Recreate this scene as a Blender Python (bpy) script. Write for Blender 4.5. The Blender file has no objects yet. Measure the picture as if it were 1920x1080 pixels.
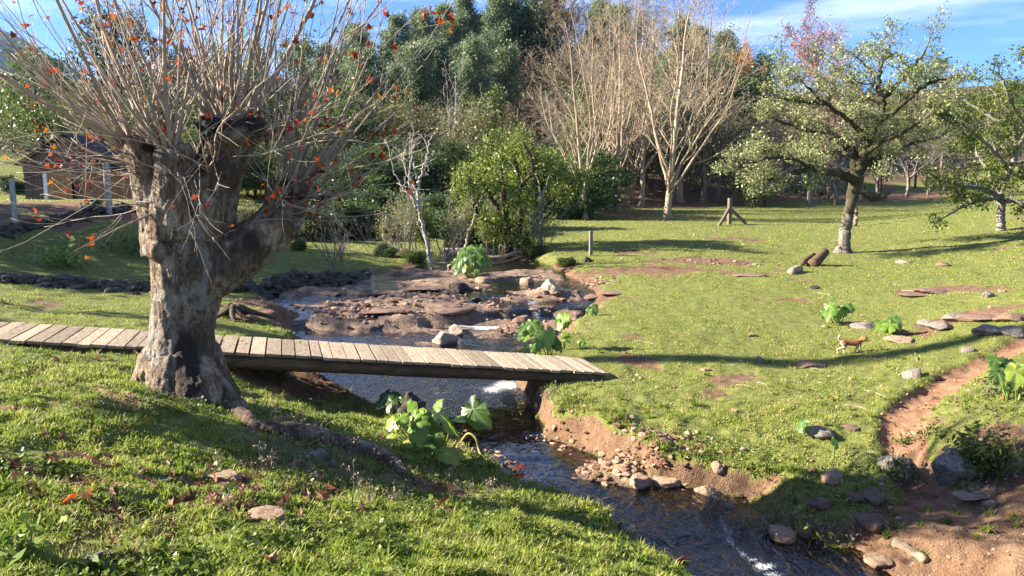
import bpy, bmesh, math, random
import numpy as np
from mathutils import Vector
R = math.radians
scene = bpy.context.scene
COL = scene.collection

# ------------------------------------------------------------------ camera, sky, sun, exposure
FPX, PITCH, EYE = 1420.0, math.atan(170/1420), 1.65
cam_d = bpy.data.cameras.new('camera'); cam = bpy.data.objects.new('camera', cam_d); COL.objects.link(cam)
cam_d.sensor_width = 36; cam_d.lens = 36*FPX/1920; cam_d.clip_start = .05; cam_d.clip_end = 9000
cam.location = (0, 0, EYE); cam.rotation_euler = (math.pi/2-PITCH, 0, 0)
scene.camera = cam
SUN_EL, SUN_AZ = 26.5, -3.0           # light travels toward +X, turned 8 degrees toward +Y
world = bpy.data.worlds.new("World"); scene.world = world; world.use_nodes = True
nt = world.node_tree; bg = nt.nodes['Background']
sky = nt.nodes.new('ShaderNodeTexSky'); sky.sky_type = 'NISHITA'; sky.sun_disc = False
sky.sun_elevation = R(SUN_EL); sky.sun_rotation = R(270-SUN_AZ)
sky.air_density = .8; sky.dust_density = .05; sky.ozone_density = 4.5
# thin cirrus streaks drifting in the sky itself (by direction)
tc = nt.nodes.new('ShaderNodeTexCoord'); mp = nt.nodes.new('ShaderNodeMapping')
mp.inputs['Rotation'].default_value = (R(4), R(-17), R(0)); mp.inputs['Scale'].default_value = (1.4, 1.2, 9.0)
mp.inputs['Location'].default_value = (0.35, 0.0, 0.42)
nz = nt.nodes.new('ShaderNodeTexNoise'); nz.inputs['Scale'].default_value = 1.5; nz.inputs['Detail'].default_value = 7; nz.inputs['Roughness'].default_value = .55
rp = nt.nodes.new('ShaderNodeValToRGB'); rp.color_ramp.elements[0].position = .49; rp.color_ramp.elements[1].position = .80
rp.color_ramp.elements[0].color = (0, 0, 0, 1); rp.color_ramp.elements[1].color = (.95, .95, .95, 1)
mxw = nt.nodes.new('ShaderNodeMix'); mxw.data_type = 'RGBA'
nt.links.new(tc.outputs['Generated'], mp.inputs['Vector']); nt.links.new(mp.outputs[0], nz.inputs['Vector'])
nt.links.new(nz.outputs['Fac'], rp.inputs[0]); nt.links.new(rp.outputs[0], mxw.inputs['Factor'])
tn_ = nt.nodes.new('ShaderNodeMix'); tn_.data_type = 'RGBA'; tn_.blend_type = 'MULTIPLY'; tn_.inputs['Factor'].default_value = 1; tn_.inputs['B'].default_value = (.61, .79, 1.05, 1)
nt.links.new(sky.outputs[0], tn_.inputs['A']); nt.links.new(tn_.outputs['Result'], mxw.inputs['A']); mxw.inputs['B'].default_value = (7.5, 8.0, 8.8, 1)
nt.links.new(mxw.outputs['Result'], bg.inputs['Color']); bg.inputs['Strength'].default_value = .05
sun_d = bpy.data.lights.new('sun', 'SUN'); sun = bpy.data.objects.new('sun', sun_d); COL.objects.link(sun)
sun_d.energy = 5.0; sun_d.angle = R(.5); sun_d.color = (1.0, .915, .77)
_ld = Vector((math.cos(R(SUN_EL))*math.cos(R(SUN_AZ)), math.cos(R(SUN_EL))*math.sin(R(SUN_AZ)), -math.sin(R(SUN_EL))))
sun.rotation_euler = _ld.to_track_quat('-Z', 'Y').to_euler()
vs = scene.view_settings; vs.view_transform = 'Standard'; vs.look = 'None'; vs.exposure = 2.3; vs.gamma = 1; vs.use_curve_mapping = False
cy = scene.cycles; cy.use_denoising = True; cy.denoiser = 'OPENIMAGEDENOISE'; cy.denoising_input_passes = 'RGB_ALBEDO_NORMAL'; cy.denoising_prefilter = 'NONE'; cy.max_bounces = 7; cy.diffuse_bounces = 3; cy.glossy_bounces = 3
cy.transmission_bounces = 4; cy.transparent_max_bounces = 8; cy.caustics_reflective = False; cy.caustics_refractive = False

# ------------------------------------------------------------------ small helpers
def vray(px, py):
    cx = (np.asarray(px, float)-960)/FPX; cyy = -(np.asarray(py, float)-540)/FPX
    y = math.cos(PITCH)+cyy*math.sin(PITCH); z = -math.sin(PITCH)+cyy*math.cos(PITCH)
    return cx/y, z/y
def at(px, py, Y):
    a, b = vray(px, py); return np.array((float(a)*Y, Y, EYE+float(b)*Y))
def gp(px, py, drop):
    a, b = vray(px, py); return at(px, py, -drop/float(b))
def wpx(r, Y): return r*Y/FPX
def sstep(a, b, x):
    t = np.clip((x-a)/(b-a), 0, 1); return t*t*(3-2*t)
def _hash(ix, iy, iz, s):
    h = (ix.astype(np.int64)*374761393+iy.astype(np.int64)*668265263+iz.astype(np.int64)*2147483647+s*1274126177) & 0xffffffff
    h = ((h ^ (h >> 13))*1274126177) & 0xffffffff
    h = ((h ^ (h >> 15))*668265263) & 0xffffffff
    return ((h ^ (h >> 16)) & 0xffff)/65535.0
def vn2(x, y, s=0):
    x = np.asarray(x, float); y = np.asarray(y, float); ix = np.floor(x); iy = np.floor(y); u = x-ix; v = y-iy
    u = u*u*(3-2*u); v = v*v*(3-2*v); z = np.zeros_like(ix)
    a = _hash(ix, iy, z, s); b = _hash(ix+1, iy, z, s); c = _hash(ix, iy+1, z, s); d = _hash(ix+1, iy+1, z, s)
    return (a*(1-u)+b*u)*(1-v)+(c*(1-u)+d*u)*v
def fbm2(x, y, s=0, o=4):
    r = 0; a = 1; t = 0
    for k in range(o):
        r = r+a*vn2(np.asarray(x)*2**k+17.3*k, np.asarray(y)*2**k-9.1*k, s+k); t += a; a *= .5
    return r/t*2-1
def vn3(p, s=0):
    i = np.floor(p); f = p-i; f = f*f*(3-2*f); r = 0
    for dx in (0, 1):
        for dy in (0, 1):
            for dz in (0, 1):
                w = (f[:, 0] if dx else 1-f[:, 0])*(f[:, 1] if dy else 1-f[:, 1])*(f[:, 2] if dz else 1-f[:, 2])
                r = r+w*_hash(i[:, 0]+dx, i[:, 1]+dy, i[:, 2]+dz, s)
    return r
def fbm3(p, s=0, o=4):
    r = 0; a = 1; t = 0
    for k in range(o):
        r = r+a*vn3(p*2**k+7.7*k, s+k); t += a; a *= .5
    return r/t*2-1

class MB:
    """collects numpy pieces and links them as ONE mesh"""
    def __init__(s): s.v = []; s.f = []; s.n = 0; s.t = []
    def add(s, v, fs, tint=None):
        v = np.asarray(v, float).reshape(-1, 3)
        if not isinstance(fs, (list, tuple)): fs = [fs]
        for f in fs: s.f.append(np.asarray(f, np.int64)+s.n)
        s.v.append(v); s.n += len(v)
        s.t.append(np.full(len(v), .5) if tint is None else np.broadcast_to(np.asarray(tint, float), (len(v),)))
    def mesh(s, name, mats=(), smooth=True):
        me = bpy.data.meshes.new(name)
        v = np.concatenate(s.v) if s.v else np.zeros((0, 3))
        me.vertices.add(len(v)); me.vertices.foreach_set('co', v.astype(np.float32).ravel())
        lv = np.concatenate([f.ravel() for f in s.f]) if s.f else np.zeros(0, int)
        tot = np.concatenate([np.full(len(f), f.shape[1]) for f in s.f]) if s.f else np.zeros(0, int)
        me.loops.add(len(lv)); me.loops.foreach_set('vertex_index', lv.astype(np.int32))
        me.polygons.add(len(tot)); st = np.concatenate(([0], np.cumsum(tot)[:-1])) if len(tot) else tot
        me.polygons.foreach_set('loop_start', st.astype(np.int32))
        me.polygons.foreach_set('use_smooth', np.full(len(tot), smooth))
        me.update(calc_edges=True)
        at_ = me.attributes.new('tint', 'FLOAT', 'POINT'); at_.data.foreach_set('value', np.concatenate(s.t).astype(np.float32) if s.t else np.zeros(0, np.float32))
        for m in (mats if isinstance(mats, (list, tuple)) else [mats]):
            if m: me.materials.append(m)
        return me
    def obj(s, name, mat, parent=None, smooth=True):
        return link(name, s.mesh(name, mat, smooth), parent)
def link(name, me, parent=None):
    o = bpy.data.objects.new(name, me); COL.objects.link(o)
    if parent: o.parent = parent
    return o
def tag(o, label=None, cat=None, group=None, kind=None):
    for k, v in (('label', label), ('category', cat), ('group', group), ('kind', kind)):
        if v: o[k] = v
    return o
def thing(name, label, cat, loc=(0, 0, 0), rz=0, group=None, sc=1.0):
    o = bpy.data.objects.new(name, None); COL.objects.link(o); o.empty_display_size = .1
    o.location = loc; o.rotation_euler = (0, 0, rz); o.scale = (sc, sc, sc) if np.isscalar(sc) else sc
    return tag(o, label, cat, group)
def box(mb, c, s, tint=None, rz=0, bev=0):
    x, y, z = [k/2 for k in s]
    v = np.array([(-x, -y, -z), (x, -y, -z), (x, y, -z), (-x, y, -z), (-x, -y, z), (x, -y, z), (x, y, z), (-x, y, z)])
    ca, sa = math.cos(rz), math.sin(rz); v = np.column_stack((v[:, 0]*ca-v[:, 1]*sa, v[:, 0]*sa+v[:, 1]*ca, v[:, 2]))+np.asarray(c)
    mb.add(v, np.array([(0, 3, 2, 1), (4, 5, 6, 7), (0, 1, 5, 4), (1, 2, 6, 5), (2, 3, 7, 6), (3, 0, 4, 7)]), tint)
def tube(mb, P, Rr, n=6, tint=None, cap=True, squash=None):
    P = np.asarray(P, float); m = len(P); Rr = np.broadcast_to(np.asarray(Rr, float), (m,))
    T = np.empty_like(P); T[1:-1] = P[2:]-P[:-2]; T[0] = P[1]-P[0]; T[-1] = P[-1]-P[-2]
    T /= np.maximum(np.sqrt((T*T).sum(1)), 1e-9)[:, None]
    ref = np.array((1., 0, 0)) if abs(T.mean(0)[0]) < .7*np.linalg.norm(T.mean(0))+1e-9 else np.array((0, 1., 0))
    A = np.cross(T, ref); A /= np.maximum(np.sqrt((A*A).sum(1)), 1e-9)[:, None]; B = np.cross(T, A)
    th = np.arange(n)*2*math.pi/n
    ring = P[:, None, :]+Rr[:, None, None]*(np.cos(th)[None, :, None]*A[:, None, :]+np.sin(th)[None, :, None]*B[:, None, :])
    i = np.arange(m-1)[:, None]*n; j = np.arange(n)[None, :]; j2 = (j+1) % n
    q = np.stack((i+j, i+j2, i+n+j2, i+n+j), -1).reshape(-1, 4)
    v = ring.reshape(-1, 3); fs = [q]
    if cap:
        v = np.vstack((v, P[:1], P[-1:])); a = m*n; k = np.arange(n)
        fs.append(np.stack((np.full(n, a), (k+1) % n, k), -1)); o = (m-1)*n
        fs.append(np.stack((np.full(n, a+1), o+k, o+(k+1) % n), -1))
    if tint is not None and not np.isscalar(tint):
        tint = np.repeat(tint, n); tint = np.concatenate((tint, tint[:1], tint[-1:])) if cap else tint
    mb.add(v, fs, tint)
def remesh(mb, voxel, smooth=2):
    me = mb.mesh('tmp'); o = bpy.data.objects.new('tmp', me); COL.objects.link(o)
    m = o.modifiers.new('r', 'REMESH'); m.mode = 'VOXEL'; m.voxel_size = voxel
    if smooth:
        s = o.modifiers.new('s', 'SMOOTH'); s.iterations = smooth; s.factor = .5
    dg = bpy.context.evaluated_depsgraph_get(); ev = o.evaluated_get(dg); em = bpy.data.meshes.new_from_object(ev)
    n = len(em.vertices); co = np.empty(n*3, np.float32); em.vertices.foreach_get('co', co)
    nr = np.empty(n*3, np.float32); em.vertex_normals.foreach_get('vector', nr)
    em.polygons.foreach_set('use_smooth', np.ones(len(em.polygons), bool))
    bpy.data.objects.remove(o); bpy.data.meshes.remove(me)
    return em, co.reshape(-1, 3).astype(float), nr.reshape(-1, 3).astype(float)
def set_tint(me, t):
    a = me.attributes.get('tint') or me.attributes.new('tint', 'FLOAT', 'POINT'); a.data.foreach_set('value', np.asarray(t, np.float32))
def smooth_path(pts, n):
    pts = np.asarray(pts, float); m = len(pts); P = np.vstack((2*pts[0]-pts[1], pts, 2*pts[-1]-pts[-2])); out = []
    for k in np.linspace(0, m-1-1e-6, n):
        i = int(k); t = k-i; a, b, c, d = P[i], P[i+1], P[i+2], P[i+3]
        out.append(.5*((2*b)+(c-a)*t+(2*a-5*b+4*c-d)*t*t+(3*b-a-3*c+d)*t**3))
    return np.array(out)

# ------------------------------------------------------------------ materials
class NT:
    def __init__(s, name):
        s.m = bpy.data.materials.new(name); s.m.use_nodes = True; s.t = s.m.node_tree; s.t.nodes.clear()
        s.out = s.n('OutputMaterial')
    def n(s, k, **kw):
        o = s.t.nodes.new('ShaderNode'+k)
        for a, b in kw.items():
            if a.startswith('_'): setattr(o, a[1:], b)
            else: s.put(o, a.replace('__', ' '), b)
        return o
    def put(s, o, name, val):
        i = o.inputs[int(name[1:])] if name[0] == 'i' and name[1:].isdigit() else o.inputs[name]
        if isinstance(val, bpy.types.NodeSocket): s.t.links.new(val, i)
        elif isinstance(val, tuple) and len(val) == 3 and i.type == 'RGBA': i.default_value = (*val, 1)
        else: i.default_value = val
    def noise(s, scale, detail=4, rough=.55, vec=None, dist=0):
        o = s.n('TexNoise', Scale=float(scale), Detail=float(detail), Roughness=rough, Distortion=float(dist))
        if vec is not None: s.put(o, 'Vector', vec)
        return o.outputs['Fac']
    def ramp(s, fac, stops, ease='LINEAR'):
        o = s.n('ValToRGB'); o.color_ramp.interpolation = ease; e = o.color_ramp.elements
        while len(e) < len(stops): e.new(.5)
        for k, (p, c) in enumerate(stops):
            e[k].position = p; e[k].color = (c, c, c, 1) if np.isscalar(c) else (*c, 1)
        s.put(o, 'Fac', fac); return o.outputs['Color']
    def mix(s, f, a, b, blend='MIX'):
        o = s.n('Mix', _data_type='RGBA', _blend_type=blend); s.put(o, 'i0', f)
        for idx, v in ((6, a), (7, b)): s.put(o, 'i%d' % idx, v)
        return o.outputs[2]
    def math(s, op, a, b=0.0, clamp=False):
        o = s.n('Math', _operation=op, _use_clamp=clamp); s.put(o, 'i0', a); s.put(o, 'i1', b); return o.outputs[0]
    def attr(s, name): return s.n('Attribute', _attribute_name=name).outputs['Fac']
    def geo(s): return s.n('TexCoord').outputs['Object']
    def scaled(s, vec, sc):
        return s.n('Mapping', Vector=vec, Scale=sc).outputs[0]
    def bump(s, h, strength=.5, dist=.02):
        return s.n('Bump', Height=h, Strength=strength, Distance=dist).outputs[0]
    def pbr(s, col, rough=.8, normal=None, spec=.3, **kw):
        o = s.n('BsdfPrincipled', **{'Base__Color': col, 'Roughness': rough, 'Specular__IOR__Level': spec})
        if normal is not None: s.put(o, 'Normal', normal)
        for a, b in kw.items(): s.put(o, a.replace('__', ' '), b)
        return o.outputs[0]
    def done(s, sh): s.t.links.new(sh, s.out.inputs['Surface']); return s.m

def leaf_mat(name, c0, c1, c2, trans=.35, rough=.5, spec=.25):
    n = NT(name); t = n.attr('tint'); c = n.ramp(t, [(0, c0), (.55, c1), (1, c2)])
    rnd = n.n('ObjectInfo').outputs['Random']
    c = n.n('HueSaturation', Color=c, Hue=n.math('ADD', n.math('MULTIPLY', rnd, .03), .485), Saturation=1.0, Value=n.math('ADD', n.math('MULTIPLY', rnd, .4), .8)).outputs[0]
    a = n.pbr(c, rough, spec=spec); tr = n.n('BsdfTranslucent', Color=n.mix(.5, c, c1, 'MIX')).outputs[0]
    mx = n.n('MixShader', Fac=trans); n.put(mx, 'i1', a); n.put(mx, 'i2', tr)
    return n.done(mx.outputs[0])
def bark_mat(name, ca, cb, cc, scale=3.0, stretch=.25, bump=.6):
    n = NT(name); g = n.scaled(n.geo(), (1, 1, stretch)); f = n.noise(scale, 6, .62, g)
    f2 = n.noise(scale*5, 4, .6, g)
    c = n.ramp(n.math('ADD', n.math('MULTIPLY', f, .7), n.math('MULTIPLY', f2, .3)), [(.33, ca), (.5, cb), (.66, cc)])
    c = n.mix(n.math('MULTIPLY', n.attr('tint'), 1.0), n.mix(.55, c, ca), c)
    return n.done(n.pbr(c, .85, n.bump(n.math('ADD', f2, f), bump, .02), .15))
# ------------------------------------------------------------------ lie of the land (control points: pixel, pixel, drop under the eye / or world)
_cp = []
for a in [(700,1080,1.66),(300,1080,1.6),(0,1080,1.55),(0,900,1.55),(300,900,1.72),(600,1000,1.72),(900,972,2.06),(1000,975,2.26),(1100,1000,2.48),(1190,1035,2.70),
          (960,915,2.68),(850,875,2.66),(740,850,2.44),(520,800,1.95),(520,852,1.98),(600,880,2.22),(640,832,2.12),(700,900,2.44),(800,905,2.54),(600,985,1.80),(800,978,1.94),(430,760,1.88),(330,745,1.80),(230,718,1.75),(100,700,1.68),(-60,690,1.6),(500,870,1.97),
          (640,775,2.7),(560,745,2.66),(560,690,2.42),(480,690,2.25),
          (0,600,1.75),(120,590,1.88),(200,560,1.9),(650,625,2.45),(520,600,2.25),(440,590,2.1),(300,545,1.92),(100,545,1.82),(-100,560,1.6),
          (100,482,1.55),(100,440,1.05),(0,440,.93),(200,408,.55),(260,470,1.4),(380,470,1.55),
          (520,450,1.6),(620,455,1.66),(650,520,2.15),(740,505,2.12),(560,480,1.75),
          (1130,700,2.66),(1170,715,2.64),(1250,760,2.63),(1400,800,2.62),(1150,800,2.60),(1080,745,2.62),(1250,840,2.66),(1500,840,2.66),(1620,830,2.6),(1400,880,2.72),(1600,960,2.85),(1500,1010,2.95),(1700,1040,2.93),
          (1800,980,2.78),(1900,1070,2.72),(1690,800,2.54),(1720,740,2.5),(1830,690,2.36),(1910,790,2.22),(1920,700,2.14),(1850,850,2.5),(1920,880,2.5),
          (1100,620,2.42),(1200,560,2.28),(1150,500,2.0),(1080,455,1.72),(1120,420,1.36),(1300,450,1.64),(1250,412,1.26),(1400,560,2.2),
          (1580,470,1.9),(1590,660,2.55),(1450,640,2.5),(1700,600,2.32),(1850,620,2.12),(1900,560,1.9),(1900,470,1.65),(1750,500,2.0)]:
    _cp.append(gp(*a))
for a in [(60,388,27.5),(150,377,44),(-80,372,44),(230,377,40),(380,400,34),(480,420,33),(700,440,36),(800,440,38),(960,440,37),(1900,435,28.5),(1900,385,43),(1500,368,58),(1320,379,54),(1640,347,74),
          (1450,355,67),(1850,344,72),(1060,390,50),(880,400,46)]:
    _cp.append(at(*a))
for a in [(0,0,0),(-2.5,1.5,.08),(2,2.5,-.35),(3.2,1.5,-.7),(6,2,-.7),(10,5,-.35),(13,9,-.2),(-6,0,.15),(-10,4,.2),(-12,10,.2),(-17,13,.5),(-16,20,.9),(-24,30,1.4),(-35,45,2.2),(-26,55,2.8),
          (0,-4,0),(8,-4,-.3),(-8,-4,.2),(18,14,.4),(24,24,.9),(30,38,2.2),(48,70,4.5),
          (-40,80,9),(-20,72,6),(-10,58,2.6),(0,58,2.2),(8,60,2.4),(16,60,2.2),(-10,78,9),(5,78,9.5),(18,80,9),(-10,100,17),(8,100,18),(22,100,15),(32,88,7),(0,130,25),(30,120,14),(-40,120,14),
          (55,105,8.2),(80,150,20),(50,150,17),(-70,150,20),(0,170,28),(-60,60,6),(70,60,6),(100,100,12),(-110,120,22)]:
    _cp.append(np.array(a, float))
_cp = np.array(_cp); _S = 10.0
def _phi(r2): return np.where(r2 > 1e-12, .5*r2*np.log(np.maximum(r2, 1e-12)), 0)
_XY = _cp[:, :2]/_S; _d2 = ((_XY[:, None]-_XY[None])**2).sum(-1)
_m = len(_cp); _K = np.zeros((_m+3, _m+3)); _K[:_m, :_m] = _phi(_d2)+np.eye(_m)*.004; _K[:_m, _m] = 1; _K[:_m, _m+1:] = _XY; _K[_m, :_m] = 1; _K[_m+1:, :_m] = _XY.T
_W = np.linalg.solve(_K, np.concatenate((_cp[:, 2], np.zeros(3))))
def macro(X, Y):
    X = np.clip(X, -130, 130)/_S; Y = np.clip(Y, -8, 175)/_S; sh = X.shape; X = X.ravel(); Y = Y.ravel(); out = _W[_m]+X*_W[_m+1]+Y*_W[_m+2]
    for a in range(0, len(X), 40000):
        s = slice(a, a+40000); out[s] += _phi((X[s, None]-_XY[:, 0])**2+(Y[s, None]-_XY[:, 1])**2)@_W[:_m]
    return out.reshape(sh)
# stream: rows of (row, edge, edge, drop of the water under the eye)
_st = []
for py, pl, pr, dr in [(1180,1370,1900,3.10),(1080,1240,1640,3.08),(1030,1225,1560,3.07),(1000,1200,1460,3.03),(960,1090,1400,3.0),(930,1030,1370,2.98),(900,980,1200,2.965),(860,920,1110,2.955),(820,870,1020,2.95),
                       (780,800,1000,2.945),(752,690,985,2.94),(738,560,975,2.93),(715,566,965,2.90),(695,590,962,2.86),(660,620,985,2.80),(630,570,1030,2.76),(612,590,1060,2.72),(590,560,1085,2.52),(560,510,1095,2.36),(540,640,1080,2.30),(525,700,1060,2.26),(500,800,1020,2.16),(480,830,990,2.05),(462,845,970,1.88),(446,850,965,1.70),(432,860,960,1.55)]:
    a = gp(pl, py, dr); b = gp(pr, py, dr); _st.append((a[1], a[0], b[0], a[2]))
_st.append((58., -2.4, -.6, 1.2)); _st = np.array(sorted(_st))
def s_edges(Y):
    j = .10*fbm2(Y*1.3, Y*0+3, 5, 3); k = .10*fbm2(Y*1.3, Y*0+8, 6, 3)
    return np.interp(Y, _st[:, 0], _st[:, 1])+j, np.interp(Y, _st[:, 0], _st[:, 2])+k
def s_water(X, Y):
    sk = .55*np.clip(X+1.1, -1.5, 1.6)*sstep(13, 15, Y)*(1-sstep(17.5, 19.5, Y))
    return np.interp(Y-sk, _st[:, 0], _st[:, 3])
_path = np.array([gp(*a) for a in [(2000,640,2.2),(1920,655,2.28),(1850,680,2.36),(1780,710,2.42),(1735,740,2.47),(1705,775,2.5),(1690,810,2.54),(1700,850,2.6),(1730,900,2.68),(1790,960,2.76)]])[:, :2]
def d_poly(X, Y, P):
    d = np.full(X.shape, 1e9)
    for a, b in zip(P[:-1], P[1:]):
        ab = b-a; t = np.clip(((X-a[0])*ab[0]+(Y-a[1])*ab[1])/(ab@ab), 0, 1)
        d = np.minimum(d, np.hypot(X-a[0]-t*ab[0], Y-a[1]-t*ab[1]))
    return d
# bare soil / flat rock patches: px, py, drop, half width, half depth, strength
_soil = [(*gp(px, py, dr)[:2], rx, ry, s) for px, py, dr, rx, ry, s in [
    (1860,1010,2.76,1.15,.75,1.5),(1760,960,2.75,.6,.5,1.2),(1700,1075,2.93,.6,.25,1.2),(1920,920,2.6,.5,.5,1.0),(1230,505,2.02,2.6,1.2,.9),(1330,490,1.95,2.4,1.3,.9),(1180,470,1.8,1.5,1.5,.6),
    (1240,410,1.26,3.5,3.0,.75),(1110,410,1.3,3,2.5,.75),(1400,450,1.7,2.0,1.2,.55),(1500,440,1.7,1.8,.8,.4),(1750,550,2.1,1.2,.7,1.0),(1830,590,2.1,1.2,.6,1.0),(1400,515,2.08,.9,.35,1.0),(1480,560,2.2,.8,.3,.8),(1730,625,2.35,.8,.3,.7),
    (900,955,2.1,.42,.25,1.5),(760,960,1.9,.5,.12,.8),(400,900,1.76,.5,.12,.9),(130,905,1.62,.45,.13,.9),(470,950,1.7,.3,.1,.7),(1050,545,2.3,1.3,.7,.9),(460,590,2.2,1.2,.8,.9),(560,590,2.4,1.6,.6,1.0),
    (620,700,2.5,1.2,.5,1.0),(520,710,2.4,.8,.5,1.0),(450,700,2.3,.6,.5,.9),(150,660,1.95,2.2,.45,1.0),(1300,395,.75,5,3,.55),(1830,740,2.3,.5,.35,.7),(1890,810,2.3,.4,.4,.9),(1660,925,2.75,.3,.25,.6),(520,866,2.0,.35,.2,.8),(620,890,2.25,.4,.22,.9),(720,905,2.44,.4,.22,.95),(820,918,2.54,.35,.2,.95),(480,800,1.9,.3,.2,.7),(1310,770,2.6,.2,.1,.5),(1720,800,2.55,.25,.2,.4)]]  # patches along the mound band: soil and litter, also darkening it in place of shade
_soil += [(-14, 24.5, 3.2, 2.6, 1.2), (-10.5, 27, 3.5, 2.2, .8), (-22, 27, 6, 4, 1.2), (-16, 31, 9, 4.5, 1.3), (2, 64, 40, 10, 1.2), (25, 84, 30, 9, 1.0), (-15, 70, 25, 12, 1.2), (0, 100, 60, 30, 1.3), (60, 110, 40, 20, .9), (-50, 100, 30, 30, 1.2), (-6, 46, 6, 6, .8), (10, 56, 14, 5, 1.0)]
_humps = [(.9, 3.9, .9, .5, .0)]
def fields(X, Y, fine=True):
    """height, stream distance, soil, rock, path, wet"""
    mz = macro(X, Y); near = 1-sstep(25, 60, Y)
    n1 = fbm2(X*.9, Y*.9, 11, 3); n2 = fbm2(X*3.1, Y*3.1, 21, 3)
    bumps = (.05*n1+.028*n2+(1-sstep(9, 14, Y))*(.025*n2+.022*fbm2(X*8, Y*8, 23, 2)))*near+(1-near)*.5*fbm2(X*.08, Y*.08, 31, 3)
    xl, xr = s_edges(Y); ins = np.minimum(X-xl, xr-X); active = (Y > 3.5) & (Y < 57)
    ins = np.where(active, ins, -50.)+.07*fbm2(X*2.3, Y*2.3, 41, 3)
    w = s_water(X, Y); right = X > (xl+xr)/2
    shelf = sstep(13.2, 15.5, Y-.3*X)*(1-sstep(22, 24, Y))
    # layered rock of the shelf
    lay = fbm2(X*.55+.3*Y, Y*1.1, 51, 4); st = np.floor(lay*9)/9; layr = st+(sstep(.55, .95, (lay*9) % 1))/9
    bed = w-.02-.14*sstep(0, .8, ins)*(1-.9*shelf)+.05*np.abs(n2)*(1-shelf)+shelf*(.22*layr+.055+.04*n2+.05*fbm2(X*2.6+Y, Y*5.5, 55, 3)+.02*fbm2(X*9, Y*14, 56, 2))
    riff = sstep(0, .5, ins)*(.05+.06*n1)*sstep(9.5, 11, Y)*(1-shelf)
    bed = bed+riff*1.3
    out = -ins; bw = np.where(right, np.where(Y < 7.3, .55, np.where(Y < 9.3, .22, np.where(Y < 13, .3, .8))), np.where(Y < 9, .5, np.where(Y < 13, .7, .9)))
    bw = bw*(1+.5*fbm2(X*1.7, Y*1.7, 61, 2)); tb = sstep(0, 1, np.clip(out/np.maximum(bw, .08), 0, 1))
    edge = np.maximum(mz+bumps, w+.03); zb = (w-.02)*(1-tb)+edge*tb
    mz = mz+0; lip = np.where(right & (Y < 9.6), .05*np.exp(-((out-bw-.1)/.2)**2), 0)
    h = np.where(ins > 0, bed, zb+lip+.05*fbm2(X*6, Y*6, 63, 3)*sstep(0, .1, out)*(1-sstep(.8, 1.5, out/np.maximum(bw, .08)))*(Y < 14))
    # gravel bar under the red bank
    gb = np.exp(-(((X-_gb[0])/.62)**2+((Y-_gb[1])/.42)**2)); bar = s_water(X, Y)-.10+.26*gb+.02*n2
    h = np.where((gb > .25) & (bar > h) & (out < bw*.8), bar, h)
    dp = d_poly(X, Y, _path)+.07*fbm2(X*1.6, Y*1.6, 71, 2); pm = 1-sstep(.16, .30, dp)
    h = h-.10*(1-sstep(.10, .36, dp))
    soil = np.zeros_like(h)
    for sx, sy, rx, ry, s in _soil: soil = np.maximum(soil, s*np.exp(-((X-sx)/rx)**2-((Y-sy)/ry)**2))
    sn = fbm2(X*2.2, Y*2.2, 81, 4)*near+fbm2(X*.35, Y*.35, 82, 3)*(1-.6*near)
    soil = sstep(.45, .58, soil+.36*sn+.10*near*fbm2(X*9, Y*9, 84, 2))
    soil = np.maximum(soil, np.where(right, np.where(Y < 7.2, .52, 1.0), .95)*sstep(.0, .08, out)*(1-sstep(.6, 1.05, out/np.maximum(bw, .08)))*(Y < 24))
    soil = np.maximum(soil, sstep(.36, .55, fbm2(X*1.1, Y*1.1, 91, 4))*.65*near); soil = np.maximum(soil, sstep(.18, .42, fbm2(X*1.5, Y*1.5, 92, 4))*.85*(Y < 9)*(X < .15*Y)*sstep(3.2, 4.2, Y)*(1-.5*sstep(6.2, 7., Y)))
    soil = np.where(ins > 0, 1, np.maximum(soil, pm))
    h = h-.02*soil*near*(ins < 0)+.035*fbm2(X*4.5, Y*4.5, 95, 3)*soil*(ins < 0)*(Y < 10)*(1-pm)
    rock = np.where(ins > -.25, shelf, 0)*sstep(-.25, .05, ins)
    wet = sstep(-.12, .02, ins)*(1-.0*shelf)*(1-sstep(.0, .05, h-w))
    return h, ins, soil, rock, pm, wet
_gb = gp(1190, 872, 2.88)
def H(x, y):
    X = np.atleast_1d(np.asarray(x, float)); Y = np.atleast_1d(np.asarray(y, float)); h = fields(X, Y)[0]
    return float(h[0]) if np.ndim(x) == 0 else h
def hit(px, py, ymin=2.5, ymax=190):
    """where the view ray through a pixel of the photograph first meets the land"""
    a, b = vray(px, py); Y = np.exp(np.linspace(math.log(ymin), math.log(ymax), 900)); d = EYE+float(b)*Y-H(float(a)*Y, Y)
    k = np.nonzero(d < 0)[0]
    if not len(k): k = [len(Y)-1]
    k = max(k[0], 1); y0, y1 = Y[k-1], Y[k]; t = d[k-1]/(d[k-1]-d[k]+1e-9); t = min(max(t, 0), 1); y = y0+(y1-y0)*t
    return np.array((float(a)*y, y, H(float(a)*y, y)))

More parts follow.
